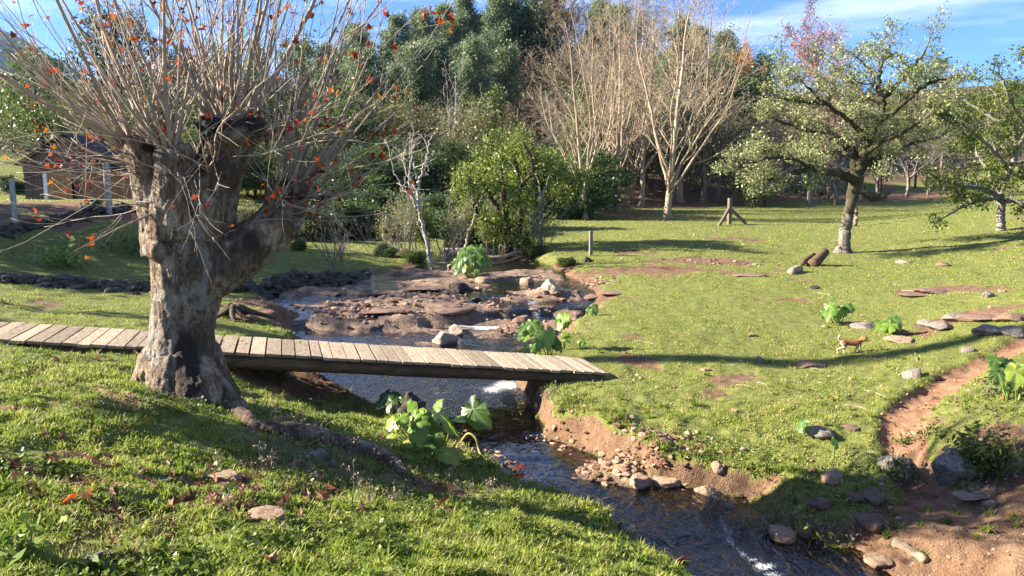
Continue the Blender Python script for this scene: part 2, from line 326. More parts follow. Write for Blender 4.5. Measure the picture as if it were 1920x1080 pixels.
# ------------------------------------------------------------------ ground materials
def ground_mat():
    n = NT('meadow_soil'); g = n.geo(); soil = n.attr('soil'); f1 = n.noise(.55, 5, .6, g); f2 = n.noise(7, 5, .65, g); f3 = n.noise(60, 3, .6, g); f4 = n.noise(2.2, 4, .6, g)
    v = n.math('ADD', n.math('MULTIPLY', f2, .5), n.math('MULTIPLY', f3, .5))
    grass = n.ramp(v, [(.30, (.045, .060, .012)), (.45, (.110, .125, .026)), (.58, (.175, .185, .045)), (.72, (.24, .23, .09))])
    grass = n.mix(n.ramp(f1, [(.35, 0.), (.7, .55)]), grass, n.mix(.55, grass, (.20, .19, .07)))
    grass = n.mix(n.ramp(f4, [(.56, 0.), (.75, .5)]), grass, (.11, .075, .035))
    dirt = n.ramp(n.math('ADD', n.math('MULTIPLY', f2, .6), n.math('MULTIPLY', f3, .4)), [(.3, (.075, .040, .022)), (.5, (.165, .092, .052)), (.7, (.28, .175, .105))])
    dirt = n.mix(n.ramp(f4, [(.4, 0.), (.65, .7)]), dirt, n.mix(.5, dirt, (.13, .09, .055)))
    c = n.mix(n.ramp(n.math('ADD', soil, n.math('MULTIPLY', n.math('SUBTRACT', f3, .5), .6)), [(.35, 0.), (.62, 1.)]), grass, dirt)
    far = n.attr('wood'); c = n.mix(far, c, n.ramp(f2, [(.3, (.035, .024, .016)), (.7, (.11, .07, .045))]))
    wet = n.attr('wet'); c = n.mix(wet, c, n.mix(1., c, (.42, .36, .32), 'MULTIPLY'))
    bp = n.bump(n.math('ADD', n.math('MULTIPLY', f3, .5), f2), .9, .05)
    return n.done(n.pbr(c, n.math('SUBTRACT', .95, n.math('MULTIPLY', wet, .55)), bp, .2))
def rock_mat(name, a, b, c, sc=2.0, bump=.8, wetattr=False, lich=None):
    n = NT(name); g = n.geo(); f = n.noise(sc, 7, .65, g, .4); f2 = n.noise(sc*9, 5, .6, g)
    vo = n.n('TexVoronoi', _feature='DISTANCE_TO_EDGE', Scale=sc*2.3, Vector=g).outputs['Distance']
    col = n.ramp(n.math('ADD', n.math('MULTIPLY', f, .65), n.math('MULTIPLY', f2, .35)), [(.3, a), (.5, b), (.68, c)])
    if lich: col = n.mix(n.ramp(n.noise(sc*1.7, 6, .7, g), [(.53, 0.), (.60, .8)]), col, lich)
    if wetattr:
        wet = n.attr('wet'); col = n.mix(wet, col, n.mix(1., col, (.35, .30, .30), 'MULTIPLY')); rough = n.math('SUBTRACT', .85, n.math('MULTIPLY', wet, .6))
    else: rough = .88
    hh = n.math('ADD', n.math('ADD', f, n.math('MULTIPLY', f2, .35)), n.math('MULTIPLY', n.math('MINIMUM', vo, .06), 3.0))
    return n.done(n.pbr(col, rough, n.bump(hh, bump, .04), .3))
M = {}
M['ground'] = ground_mat()
M['shelf'] = rock_mat('ledge_rock', (.045, .031, .024), (.195, .128, .086), (.41, .29, .20), 3.2, 1.6, True)
M['bed'] = rock_mat('bed_stones', (.09, .062, .034), (.22, .155, .085), (.40, .30, .18), 5.0, 1.0, True)
M['path'] = (lambda: (lambda n: n.done(n.pbr(n.ramp(n.math('ADD', n.math('MULTIPLY', n.noise(6, 6, .65, n.geo()), .6), n.math('MULTIPLY', n.noise(70, 3, .6, n.geo()), .4)), [(.3, (.11, .056, .033)), (.5, (.23, .125, .072)), (.7, (.35, .215, .135))]), .95, n.bump(n.noise(25, 6, .7, n.geo()), .9, .03), .1)))(NT('red_earth')))()

# ------------------------------------------------------------------ one sheet of land, fanned out to the horizon, split by what covers it
_Y0 = 4.0
_t = np.concatenate((-np.geomspace(2.2, .84, 24)[:-1], np.linspace(-.82, .82, 720), np.geomspace(.84, 2.2, 24)[1:]))
_rr = [.55]
while _rr[-1] < 50: _rr.append(_rr[-1]*(1.022 if _rr[-1] < 5.5 else (1.0032 if _rr[-1] < 15.5 else 1.0056)))
while _rr[-1] < 210: _rr.append(_rr[-1]*1.018)
while _rr[-1] < 2050: _rr.append(min(_rr[-1]*1.25, 2050))
_rr = np.array(_rr); GY, GT = np.meshgrid(_rr-_Y0, _t, indexing='ij'); GX = (GY+_Y0)*GT
gh, gins, gsoil, grock, gpm, gwet = fields(GX, GY)
gh = gh*(1-sstep(200, 420, np.hypot(GX, GY))*.0)
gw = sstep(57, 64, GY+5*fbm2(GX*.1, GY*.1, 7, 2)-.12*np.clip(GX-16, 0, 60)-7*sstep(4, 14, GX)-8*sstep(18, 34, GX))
nr, nc = GX.shape
_id = np.arange(nr*nc).reshape(nr, nc)
_q = np.stack((_id[:-1, :-1], _id[:-1, 1:], _id[1:, 1:], _id[1:, :-1]), -1).reshape(-1, 4)
def fmean(a): return ((a[:-1, :-1]+a[:-1, 1:]+a[1:, 1:]+a[1:, :-1])/4).ravel()
_fr, _fi, _fp = fmean(grock), fmean(gins), fmean(gpm)
_cls = np.where(_fr > .5, 2, np.where(_fi > 0, 3, np.where(_fp > .55, 1, 0)))
_V = np.stack((GX, GY, gh), -1).reshape(-1, 3)
_all = MB(); _all.add(_V, _q); _tmp = _all.mesh('tmp'); _nv = np.empty(len(_V)*3, np.float32); _tmp.vertex_normals.foreach_get('vector', _nv); bpy.data.meshes.remove(_tmp); _nv = _nv.reshape(-1, 3)
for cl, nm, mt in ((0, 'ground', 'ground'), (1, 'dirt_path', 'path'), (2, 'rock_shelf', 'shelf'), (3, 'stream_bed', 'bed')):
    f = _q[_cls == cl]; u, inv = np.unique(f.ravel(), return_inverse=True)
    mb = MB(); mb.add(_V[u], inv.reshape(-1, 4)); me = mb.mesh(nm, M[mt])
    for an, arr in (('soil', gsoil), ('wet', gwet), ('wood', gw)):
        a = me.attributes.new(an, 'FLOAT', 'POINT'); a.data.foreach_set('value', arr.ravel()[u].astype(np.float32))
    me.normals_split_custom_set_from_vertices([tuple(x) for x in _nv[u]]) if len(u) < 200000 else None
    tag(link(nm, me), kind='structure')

# ------------------------------------------------------------------ water sheet
def water_mat():
    n = NT('stream_water'); g = n.geo(); foam = n.attr('foam'); fl = n.scaled(g, (1, .55, 1))
    a = n.noise(5.5, 4, .55, fl, .6); b = n.noise(16, 2, .5, fl, .4)
    bp = n.bump(n.math('ADD', a, n.math('MULTIPLY', b, .35)), n.math('ADD', .30, n.math('MULTIPLY', n.attr('rough'), .65)), .06)
    gl = n.n('BsdfGlossy', Color=(1, 1, 1), Roughness=.04, Normal=bp).outputs[0]
    tr = n.n('BsdfTransparent', Color=(.80, .74, .60)).outputs[0]
    fr = n.n('Fresnel', IOR=1.33, Normal=bp).outputs[0]
    m1 = n.n('MixShader', Fac=n.math('ADD', n.math('MULTIPLY', fr, 1.3), .01, True)); n.put(m1, 'i1', tr); n.put(m1, 'i2', gl)
    fo = n.pbr((.80, .82, .84), .6, n.bump(n.noise(40, 4, .6, g), .8, .02), .3)
    fn = n.ramp(n.math('ADD', n.math('MINIMUM', foam, 1.15), n.math('MULTIPLY', n.math('SUBTRACT', n.noise(30, 8, .8, n.scaled(g, (1.6, .55, 1)), 1.2), .60), 3.4)), [(.30, 0.), (1.05, .85)])
    m2 = n.n('MixShader', Fac=fn); n.put(m2, 'i1', m1.outputs[0]); n.put(m2, 'i2', fo)
    return n.done(m2.outputs[0])
M['water'] = water_mat()
wy = [3.4]
while wy[-1] < 50: wy.append(wy[-1]+.006*wy[-1])
wy = np.array(wy); wu = np.linspace(0, 1, 110); WY, WU = np.meshgrid(wy, wu, indexing='ij'); xl, xr = s_edges(WY); WX = xl-.35+(xr-xl+.7)*WU
shelfw = sstep(13.2, 15.5, WY-.3*WX)*(1-sstep(22, 24, WY))
WZ = s_water(WX, WY)+.012*fbm2(WX*4, WY*2.2, 101, 3)+shelfw*.02
foam = np.zeros_like(WX)
_fo = []
for px, py, dr, rx, ry, s in [(865,614,2.72,.34,.30,1.25),(905,610,2.68,.34,.35,1.5),(945,604,2.62,.34,.38,1.6),(975,595,2.55,.24,.38,1.5),(995,584,2.48,.16,.35,1.3),(1005,572,2.42,.14,.4,.8),(930,640,2.77,.5,.25,.45),(850,640,2.76,.5,.25,.35),(960,660,2.8,.3,.3,.4),
                              (950,722,2.91,.26,.30,1.4),(925,730,2.92,.24,.24,1.1),(890,726,2.91,.3,.12,.6),(1352,970,3.01,.035,.16,.75),(1360,988,3.02,.04,.18,.85),(1370,1012,3.04,.05,.12,.85),(1392,1038,3.07,.05,.10,.75),(1432,1062,3.08,.12,.09,1.05),(1410,1050,3.08,.07,.07,.85),(1450,1078,3.08,.11,.07,.9),(1300,1060,3.08,.10,.03,.55),(1330,1075,3.08,.05,.04,.7),
                              (1290,960,3.0,.15,.05,.42),(1050,548,2.32,.4,.6,1.0),(1000,560,2.36,.25,.5,.8),(640,612,2.7,.25,.3,.6),(850,470,2.0,1.0,.5,.9),(1010,520,2.25,.3,.6,.3),(880,452,1.8,.5,.8,.6),(700,730,2.92,.5,.2,.25)]:
    p = gp(px, py, dr); foam = np.maximum(foam, s*np.exp(-((WX-p[0])/rx)**2-((WY-p[1])/ry)**2))
rough = np.clip(sstep(9.8, 11.2, WY)*.9+(1-sstep(7.2, 7.8, WY))*.8-.5*sstep(13, 14, WY), 0, 1)
mb = MB(); i_ = np.arange(WX.size).reshape(WX.shape)
mb.add(np.stack((WX, WY, WZ), -1), np.stack((i_[:-1, :-1], i_[:-1, 1:], i_[1:, 1:], i_[1:, :-1]), -1).reshape(-1, 4)); me = mb.mesh('stream_water', M['water'])
for an, arr in (('foam', foam), ('rough', rough)):
    a = me.attributes.new(an, 'FLOAT', 'POINT'); a.data.foreach_set('value', arr.ravel().astype(np.float32))
tag(link('stream_water', me), kind='structure')
# ------------------------------------------------------------------ plank bridge
def wood_mat(name, a, b, c, sc=(1, 1, 1), scale=6, bump=.5, rough=.85):
    n = NT(name); g = n.scaled(n.geo(), sc); f = n.noise(scale, 6, .65, g); f2 = n.noise(scale*6, 3, .6, g); t = n.attr('tint')
    col = n.ramp(n.math('ADD', n.math('MULTIPLY', f, .7), n.math('MULTIPLY', f2, .3)), [(.32, a), (.5, b), (.68, c)])
    col = n.n('HueSaturation', Color=col, Value=n.math('ADD', n.math('MULTIPLY', t, .7), .62)).outputs[0]
    return n.done(n.pbr(col, rough, n.bump(f2, bump, .01), .2))
M['plank'] = wood_mat('weathered_plank', (.15, .11, .075), (.36, .275, .19), (.52, .43, .32), (4, 1, 4), 9, .9)
M['log'] = wood_mat('old_log', (.045, .028, .015), (.12, .078, .042), (.20, .14, .08), (1, 6, 6), 3)
rng = np.random.default_rng(7)
P1 = at(1142, 699, 10.8); P0 = at(0, 636, 8.6); U = P1-P0; U /= np.linalg.norm(U); Vv = np.array((-U[1], U[0], 0)); Vv /= np.linalg.norm(Vv); Nn = np.cross(U, Vv)
PS = P0-U*1.6; LEN = np.linalg.norm(P1-PS)
bridge = thing('footbridge', 'narrow weathered plank footbridge on a log beam crossing the stream', 'bridge', tuple(PS), math.atan2(U[1], U[0]))
def bl(s, t, h): # along, across, up  -> local to bridge empty
    w = U*s+Vv*t+Nn*h; ca, sa = U[0]/math.hypot(U[0], U[1]), U[1]/math.hypot(U[0], U[1])
    return np.array((w[0]*ca+w[1]*sa, -w[0]*sa+w[1]*ca, w[2]))
mb = MB(); s = 0
while s < LEN-.05:
    w = rng.uniform(.115, .185); e0, e1 = rng.normal(0, .018), rng.normal(0, .02); dz = rng.normal(0, .004); tw = rng.normal(0, .006); w = min(w, LEN-s)
    c = [bl(s, -.0+e0, -.035+dz), bl(s+w, e0+tw, -.035+dz), bl(s+w, 1.15+e1+tw, -.035), bl(s, 1.15+e1, -.035), bl(s, e0, dz+.002), bl(s+w, e0+tw, dz-.002), bl(s+w, 1.15+e1+tw, 0), bl(s, 1.15+e1, 0)]
    mb.add(c, np.array([(0, 3, 2, 1), (4, 5, 6, 7), (0, 1, 5, 4), (1, 2, 6, 5), (2, 3, 7, 6), (3, 0, 4, 7)]), rng.uniform(.05, .9)); s += w+rng.uniform(.012, .028)
mb.obj('deck', M['plank'], bridge, False)
for off, nm in ((.13, 'log_beam'), (1.0, 'log_beam')):
    mb = MB(); ss = np.linspace(-.2, LEN-.1, 40); k = ss/LEN
    pts = np.array([bl(x, off+.02*math.sin(x*1.1+off), -.04-(.115-.035*x/LEN)+.012*math.sin(x*.7)) for x in ss])
    tube(mb, pts, (.115-.035*k)*(1+.05*np.sin(ss*3.1)), 14, .4); mb.obj(nm, M['log'], bridge)
mb = MB()
for x in (LEN-.25,):
    pts = np.array([bl(x, a, -.26) for a in np.linspace(.0, 1.2, 6)]); tube(mb, pts, .10, 10, .3)
mb.obj('bearer', M['log'], bridge)

# ------------------------------------------------------------------ pollarded plane tree
def plane_bark():
    n = NT('plane_bark'); g = n.scaled(n.geo(), (1, 1, .72)); f = n.noise(2.6, 6, .65, g, .6); f2 = n.noise(12, 8, .75, n.scaled(g, (1.2, 1.2, .55)), .8); f3 = n.noise(38, 4, .6, g)
    vo = n.n('TexVoronoi', _feature='DISTANCE_TO_EDGE', Scale=15.0, Vector=n.n('Mapping', Vector=n.n('VectorMath', _operation='ADD', i0=g, i1=n.n('VectorMath', _operation='SCALE', i0=n.n('TexNoise', Scale=5.0, Vector=g).outputs['Color'], Scale=.35).outputs[0]).outputs[0], Scale=(1, 1, .7)).outputs[0]).outputs['Distance']
    col = n.ramp(f2, [(.30, (.04, .025, .017)), (.40, (.14, .085, .055)), (.48, (.26, .18, .12)), (.55, (.40, .30, .21)), (.66, (.55, .46, .345))])
    patch = n.ramp(f, [(.42, 1.), (.56, 0.)]); col = n.mix(n.math('MULTIPLY', patch, .75), col, n.mix(f3, (.035, .022, .015), (.13, .088, .06)))
    f4 = n.noise(1.7, 5, .6, g, 1.2); col = n.mix(n.ramp(f4, [(.57, 0.), (.62, .8)]), col, n.mix(f3, (.28, .26, .235), (.42, .38, .32)))
    f5 = n.noise(2.1, 4, .6, n.scaled(g, (1.3, 1.2, .7)), .8); col = n.mix(n.ramp(f5, [(.66, 0.), (.70, .7)]), col, (.42, .25, .12))
    t = n.attr('tint'); col = n.mix(t, col, n.mix(f3, (.018, .014, .012), (.07, .05, .04)))
    crack = n.ramp(vo, [(0., 0.), (.045, 1.)]); col = n.mix(n.math('MULTIPLY', n.math('SUBTRACT', 1., crack), .3), col, (.06, .04, .03))
    h = n.math('ADD', n.math('ADD', n.math('MULTIPLY', f2, 1.2), n.math('MULTIPLY', f3, .5)), n.math('MULTIPLY', n.math('MINIMUM', vo, .05), 3.))
    return n.done(n.pbr(col, .85, n.bump(h, 1.0, .06), .2))
M['plane_bark'] = plane_bark()
TY = 7.1
def tw(px, py, r, dy=0.): p = at(px, py, TY+dy); return (*p, wpx(r, TY+dy))
def taper(mb, L, n=16, k=14):
    A = np.array(L); S = smooth_path(A, n*len(A)); tube(mb, S[:, :3], np.maximum(S[:, 3], .005), k)
mb = MB()
taper(mb, [tw(345,775,92), tw(343,740,86), tw(340,700,70), tw(341,650,60), tw(344,600,58), tw(352,540,64), tw(358,490,70), tw(357,440,64), tw(355,400,60), tw(353,370,55), tw(352,345,46)], 8, 28)
taper(mb, [tw(330,470,62), tw(315,410,48), tw(292,355,40,-.05), tw(274,308,35,-.1), tw(262,278,33,-.12), tw(256,262,28,-.12)])
taper(mb, [tw(345,430,60,-.1), tw(333,370,46,-.2), tw(326,320,33,-.28), tw(322,292,31,-.3), tw(321,280,27,-.3)])
taper(mb, [tw(372,450,66), tw(388,380,54,.05), tw(408,320,46,.1), tw(428,270,46,.12), tw(436,246,54,.12), tw(438,236,56,.12), tw(438,229,44,.12)])
taper(mb, [tw(362,545,44), tw(408,507,48), tw(466,466,46,.05), tw(505,436,42,.05), tw(530,400,38,.05), tw(535,372,35,.05), tw(536,350,35,.05), tw(537,340,29,.05)])
# root flares
taper(mb, [tw(322,660,46), tw(290,700,42,-.1), tw(262,722,22,-.15), tw(240,735,12,-.2)])
taper(mb, [tw(326,690,50,-.2), tw(318,735,40,-.35), tw(300,765,22,-.45)])
taper(mb, [tw(352,690,50,-.15), tw(370,735,45,-.35), tw(380,770,30,-.5)])
rt = [(378,690,34), (402,732,30), (432,764,24)]; L = [tw(*rt[0]), tw(*rt[1], -.1), tw(*rt[2], -.2)]
for px, py, r in ((470,792,19), (510,806,17), (560,812,20), (615,824,25), (665,842,27), (705,856,24), (735,872,14), (760,892,8), (775,905,4)):
    p = hit(px, py+4); L.append((p[0], p[1], p[2]+wpx(r, p[1])*.22, wpx(r, p[1])*(1+.25*math.sin(px*.13))))
taper(mb, L, 10, 14)
taper(mb, [tw(380,660,34,.15), tw(415,715,20,.4), tw(440,740,10,.6)])
taper(mb, [tw(610,822,16,-.3), tw(585,842,11,-.5), tw(560,862,7,-.6)]) if False else None
# knobs and burrs
def ball(mb, c, r, sx=(1, 1, 1)):
    bm = bmesh.new(); bmesh.ops.create_icosphere(bm, subdivisions=3, radius=1); v = np.array([q.co[:] for q in bm.verts]); f = np.array([[q.index for q in p.verts] for p in bm.faces]); bm.free()
    mb.add(v*r*np.array(sx)+np.asarray(c)[:3], f)
for px, py, r, dy in ((300,470,22,-.30),(395,238,26,-.1),(480,242,26,.0),(440,246,26,-.2),(556,356,22,0),(262,272,22,-.15),(292,264,18,-.2),(548,395,20,-.05),(345,285,18,-.35),(460,250,22,.35)):
    ball(mb, at(px, py, TY+dy), wpx(r, TY), (1, 1, .85))
em, co, nr = remesh(mb, .013, 3)
q = co*np.array((1, 1, .45)); d = .030*fbm3(q*3.2, 3, 4)+.020*np.abs(fbm3(q*8, 9, 3))-.008+.010*fbm3(co*26, 13, 3)
d += .014*np.abs(fbm3(co*np.array((17, 17, 6.)), 19, 3))+.012*(np.floor(fbm3(co*np.array((7, 7, 4.)), 23, 4)*4)/4); q2 = np.column_stack((np.arctan2(co[:, 1]-TY, co[:, 0]-at(350, 600, TY)[0])*2.6, co[:, 2]*.35, co[:, 2]*0)); d += .022*np.abs(fbm3(q2*2.0, 33, 3))*sstep(4, 1.5, co[:, 2])
co2 = co+nr*d[:, None]; em.vertices.foreach_set('co', co2.astype(np.float32).ravel()); em.update()
dark = np.zeros(len(co))
# dark-coloured hollow low on the trunk, blackened cut heads, darker limb patches
for px, py, rx, ry, s in ((352,700,22,70,1.5),(345,640,16,60,.7),(330,755,14,30,.9),(478,450,42,30,.85),(440,455,30,34,.6),(505,415,20,26,.6),(370,395,40,34,.6),(330,455,14,40,.35)):
    c = at(px, py, TY-.5); dark = np.maximum(dark, s*np.exp(-((co[:, 0]/co[:, 1]*TY-c[0]*TY/(TY-.5))/wpx(rx, TY))**2-((co[:, 2]-c[2])/wpx(ry, TY))**2)*(co[:, 1] < TY+.1))
for px, py, r in ((438,236,62),(321,282,30),(537,345,26),(548,372,22),(270,262,16)):
    c = at(px, py, TY); dark = np.maximum(dark, 1.3*np.exp(-(((co[:, 0]-c[0])**2)/wpx(r, TY)**2+((co[:, 2]-c[2]-.02)/wpx(r*.42, TY))**2)))
dark = np.clip(sstep(.35, .75, dark+.45*fbm3(co*4.5, 77, 4)), 0, 1)*.95
set_tint(em, dark); em.materials.append(M['plane_bark'])
base = hit(345, 745)
plane = thing('pollard_tree', 'massive gnarled pollarded tree with mottled bark and a fan of bare shoots beside the footbridge', 'tree', (0, 0, 0))
tr = link('trunk', em, plane)

M['shoot'] = bark_mat('shoot_bark', (.17, .12, .09), (.44, .36, .27), (.62, .54, .43), 7, .3, .2)
M['shoot_tip'] = bark_mat('shoot_tip', (.06, .025, .022), (.16, .075, .060), (.30, .20, .14), 7, .3, .2)
rng = np.random.default_rng(11); mb = MB(); lf = []; mbt = MB()
def shoot(p, d, L, r, bend=.35, tw_=None):
    n = max(6, int(L/.16)); st = L/n; pts = [np.array(p)]; d = np.array(d, float); d /= np.linalg.norm(d)
    for k in range(n):
        d = d+np.array((0, 0, bend))*st+rng.normal(0, .085 if r < .012 else .04, 3); d /= np.linalg.norm(d); pts.append(pts[-1]+d*st)
    pts = np.array(pts); k = np.linspace(0, 1, n+1); rad = r*(1-.80*k**1.1); tube(mb, pts, rad, 6 if r > .012 else 4, sstep(.55, 1.15, k)*.75)
    for j in range(tw_ if tw_ is not None else rng.integers(2, 7)):
        t = rng.uniform(.25, .95); i = int(t*n); dd = pts[min(i+1, n)]-pts[max(i-1, 0)]; dd /= np.linalg.norm(dd)+1e-9
        dd = dd+rng.normal(0, .5, 3); dd /= np.linalg.norm(dd); l = rng.uniform(.15, .7)*min(1, L/1.5); m = 6; q = [pts[i]]
        for _ in range(m): dd = dd+np.array((0, 0, .25))*l/m*3+rng.normal(0, .06, 3); dd /= np.linalg.norm(dd); q.append(q[-1]+dd*l/m)
        tube(mb, q, np.linspace(max(rad[i]*.45, .0025), .0016, m+1), 3, .35)
        if rng.random() < .19: lf.append(q[-1])
    if rng.random() < .19: lf.append(pts[-1])
    if rng.random() < .19: lf.append(pts[int(n*rng.uniform(.4, .95))])
heads = [  # px, py, dy, head radius, count, mean lean, spread, length, thick share
    (438,238,.12,.22,46,(.02,-.1,1.),.48,(1.2,3.2)), (258,264,-.12,.15,36,(-.5,-.1,.9),.58,(1.0,3.0)), (321,284,-.3,.10,20,(-.15,-.3,.9),.55,(.9,2.8)), (536,345,.05,.15,34,(.35,-.05,1.),.5,(.9,2.9)),
    (300,300,0,.14,16,(-.25,.4,1.0),.45,(1.2,3.0)), (385,300,.3,.16,15,(0,.4,1.0),.4,(1.2,3.0)), (490,255,.3,.14,11,(.45,.3,1.0),.4,(1.2,2.8))]
for px, py, dy, hr, cnt, lean, spread, (l0, l1) in heads:
    c = at(px, py, TY+dy)
    for _ in range(cnt):
        d = np.array(lean)+rng.normal(0, spread, 3)*np.array((1, .75, .35)); d /= np.linalg.norm(d)
        if d[2] < .05: d[2] = .05
        p = c+np.array((d[0], d[1], .25*d[2]))*hr*rng.uniform(.4, 1)+np.array((0, 0, -abs(rng.normal(0, .10)))); thick = rng.random() < .26
        L = rng.uniform(l0, l1)*(1. if d[2] > .45 else .75)
        shoot(p, d, L, rng.uniform(.014, .030) if thick else rng.uniform(.0045, .010), .30 if thick else rng.uniform(.0, .35))
# low drooping whips around the limbs
for px, py, dy, dx, cnt in ((275,320,-.25,-1,12),(295,380,-.3,-1,5),(258,290,-.1,-1,8),(545,370,0,1,13),(500,400,-.1,1,10),(470,250,-.1,1,10),(400,300,-.4,0,10),(345,330,-.5,0,10),(520,380,-.25,.2,8)):
    c = at(px, py, TY+dy)
    for _ in range(cnt):
        d = np.array((dx*rng.uniform(.5, 1.2)+rng.normal(0, .3), rng.normal(-.15, .5), rng.normal(.12, .28)))
        shoot(c+rng.normal(0, .06, 3), d, rng.uniform(.35, 1.9), rng.uniform(.003, .0085), rng.uniform(-.12, .45))
# long side sprays to the upper right and the lone low branch
for a, b, r in (((560,345,0),(760,60,-.3),.016),((560,350,0),(740,200,-.2),.012),((550,340,.2),(700,10,.2),.02),((470,240,0),(660,150,-.4),.010),((560,360,0),(690,320,-.2),.008),((255,300,-.2),(20,90,-.6),.010),((250,310,-.2),(10,200,-.5),.009),((258,280,0),(90,-60,.1),.022),((280,262,-.2),(130,-80,-.2),.026),((340,270,-.3),(190,-80,-.3),.024),((300,395,-.3),(125,412,-.8),.014),((230,400,-.6),(155,440,-.8),.006)):
    p = at(a[0], a[1], TY+a[2]); e = at(b[0], b[1], TY+b[2]); shoot(p, (e-p)+np.array((0, 0, -.25)), np.linalg.norm(e-p)*1.04, r, .18 if b[1] < 400 else .02, 5)
sh = mb.obj('shoots', M['shoot'], plane)
# the last few autumn leaves
M['autumn_leaf'] = leaf_mat('autumn_leaf', (.10, .020, .008), (.33, .065, .012), (.55, .33, .03), .45, .5)
LEAF2 = np.array([(0,0),(.22,.06),(.52,-.02),(.40,.24),(.62,.48),(.34,.50),(.20,.62),(0,.98),(-.20,.62),(-.34,.50),(-.62,.48),(-.40,.24),(-.52,-.02),(-.22,.06),(0,.34)])
def curled_leaf(mb, p, s, rng, tint, curl=None):
    v = np.column_stack((LEAF2-np.array((0, 0)), np.zeros(len(LEAF2)))); c = rng.uniform(.3, 1.2) if curl is None else curl
    v[:, 2] = -c*(v[:, 0]**2)*rng.choice((-1, 1))*1.0-.5*c*(v[:, 1]-.3)**2+rng.normal(0, .05, len(v)); a = rng.normal(0, 1, (3, 3)); Q, _ = np.linalg.qr(a)
    n = len(LEAF2)-1; f = np.array([(n, k, (k+1) % n) for k in range(n)]); mb.add((v*s)@Q.T+p, f, tint)
mb = MB()
for p in lf:
    for _ in range(rng.integers(1, 3)): curled_leaf(mb, p+rng.normal(0, .05, 3), rng.uniform(.035, .07), rng, rng.choice((.15, .35, .5, .55, .65, .95), p=(.2, .2, .2, .15, .1, .15)))
for px, py, dy in ((800,15,-.8),(845,45,-.8),(838,55,-.8),(820,40,-.8),(852,40,-.8),(790,30,-.8),(720,255,-.3),(735,245,-.3),(700,250,-.3),(745,165,-.3),(640,240,-.3),(690,145,0),(700,50,0),(655,20,0),(720,20,0),(740,115,0),(745,235,0),(620,260,0),(560,345,-.3),(580,330,-.3),(495,355,-.3),(490,365,-.3),(430,330,-.3),(410,285,-.4),(405,280,-.4),(320,145,-.4),(415,160,-.3),(305,235,-.3),(300,245,-.3),(290,270,-.3),(470,215,-.1),(465,205,-.1),(435,205,-.1),(405,45,0),(550,70,0),(545,15,0),(410,40,0),(380,50,0),(170,35,0),(660,545-440,0),(630,180,0),(715,180,0)):
    for _ in range(2): curled_leaf(mb, at(px, py, TY+dy)+rng.normal(0, .03, 3), rng.uniform(.045, .08), rng, rng.choice((.2, .4, .5, .6, .95)))
mb.obj('leaves', M['autumn_leaf'], plane)

# ------------------------------------------------------------------ rocks
M['tan_rock'] = rock_mat('tan_rock', (.16, .092, .058), (.32, .205, .135), (.50, .37, .27), 3.0, .7)
M['pale_rock'] = rock_mat('pale_rock', (.26, .18, .13), (.46, .36, .27), (.60, .51, .41), 5.0, .9)
M['grey_rock'] = rock_mat('grey_rock', (.075, .055, .048), (.20, .16, .135), (.36, .31, .26), 3.0, .8, False, (.30, .29, .22))
M['dark_rock'] = rock_mat('dark_rock', (.018, .013, .011), (.05, .036, .03), (.12, .09, .075), 4.0, 1.0)
M['red_rock'] = rock_mat('red_rock', (.09, .05, .036), (.19, .115, .082), (.32, .22, .16), 4.0, .8)
def rock_mesh(seed, mat, cuts=9, sub=4, flat=.7, rough=.095):
    r = np.random.default_rng(seed); bm = bmesh.new(); bmesh.ops.create_icosphere(bm, subdivisions=sub, radius=1)
    v = np.array([q.co[:] for q in bm.verts]); f = np.array([[q.index for q in p.verts] for p in bm.faces]); bm.free()
    for _ in range(cuts):
        n = r.normal(0, 1, 3); n /= np.linalg.norm(n); d = r.uniform(.50, .85); e = v@n-d; v = v-np.where(e > 0, e, 0)[:, None]*n*.94
    v = v*(1+rough*1.6*fbm3(v*2.1+seed, seed, 4)[:, None]+rough*.8*fbm3(v*7+seed, seed+5, 3)[:, None]); v[:, 2] *= flat
    mb = MB(); mb.add(v, f); return mb.mesh('rock', mat)
ROCKS = {k: [rock_mesh(h*7+j, M[m], 8+j % 4, 4, fl) for j in range(4)] for h, (k, m, fl) in enumerate((('tan', 'tan_rock', .75), ('grey', 'grey_rock', .7), ('dark', 'dark_rock', .8), ('red', 'red_rock', .65), ('pale', 'pale_rock', .8)))}
_rr2 = np.random.default_rng(5)
def rock(px, py, wp, hp, kind, label, v=0, rz=None, depth=1.0, group=None, name='rock', Y=None, sink=.42):
    """px,py: where its foot meets the ground; wp,hp: how wide and tall it shows"""
    p = hit(px, py) if Y is None else at(px, py, Y); w = wpx(wp, p[1])/2/.80; h = wpx(hp, p[1])/2/.62
    o = link(name, ROCKS[kind][v % 4]); o.rotation_euler = (0, 0, _rr2.uniform(0, 6.28) if rz is None else rz)
    o.scale = (w, w*depth, h); o.location = (p[0], p[1]+w*depth*.55, p[2]+h*.62*(.55-sink)); return tag(o, label, 'rock', group)
rock(1250,908,58,36,'tan','broad flat-topped tan rock at the water edge below the red bank',0)
rock(1205,912,40,34,'tan','rounded orange rock beside the broad flat-topped one at the water edge',1)
rock(1325,932,46,34,'tan','tan rock wedged at the foot of the bank beyond the gravel bar',2)
rock(1370,955,24,16,'grey','small pale curved stone at the tip of the shaded bank',3)
rock(1350,885,26,30,'tan','upright tan block set in the bank just above the wedged tan rock',3)
rock(1465,1012,56,42,'tan','pale angular rock in the sunlit grass fringe by the water',2)
rock(1512,1005,32,32,'tan','smaller angular rock beside the pale one in the grass fringe',0)
rock(1415,912,62,40,'red','reddish slab rock on the shaded bank nearest the water',1)
rock(1572,905,42,34,'tan','light rounded rock in the middle of the shaded bank',2)
rock(1640,985,48,38,'red','squarish reddish rock at the low edge of the shaded bank',3)
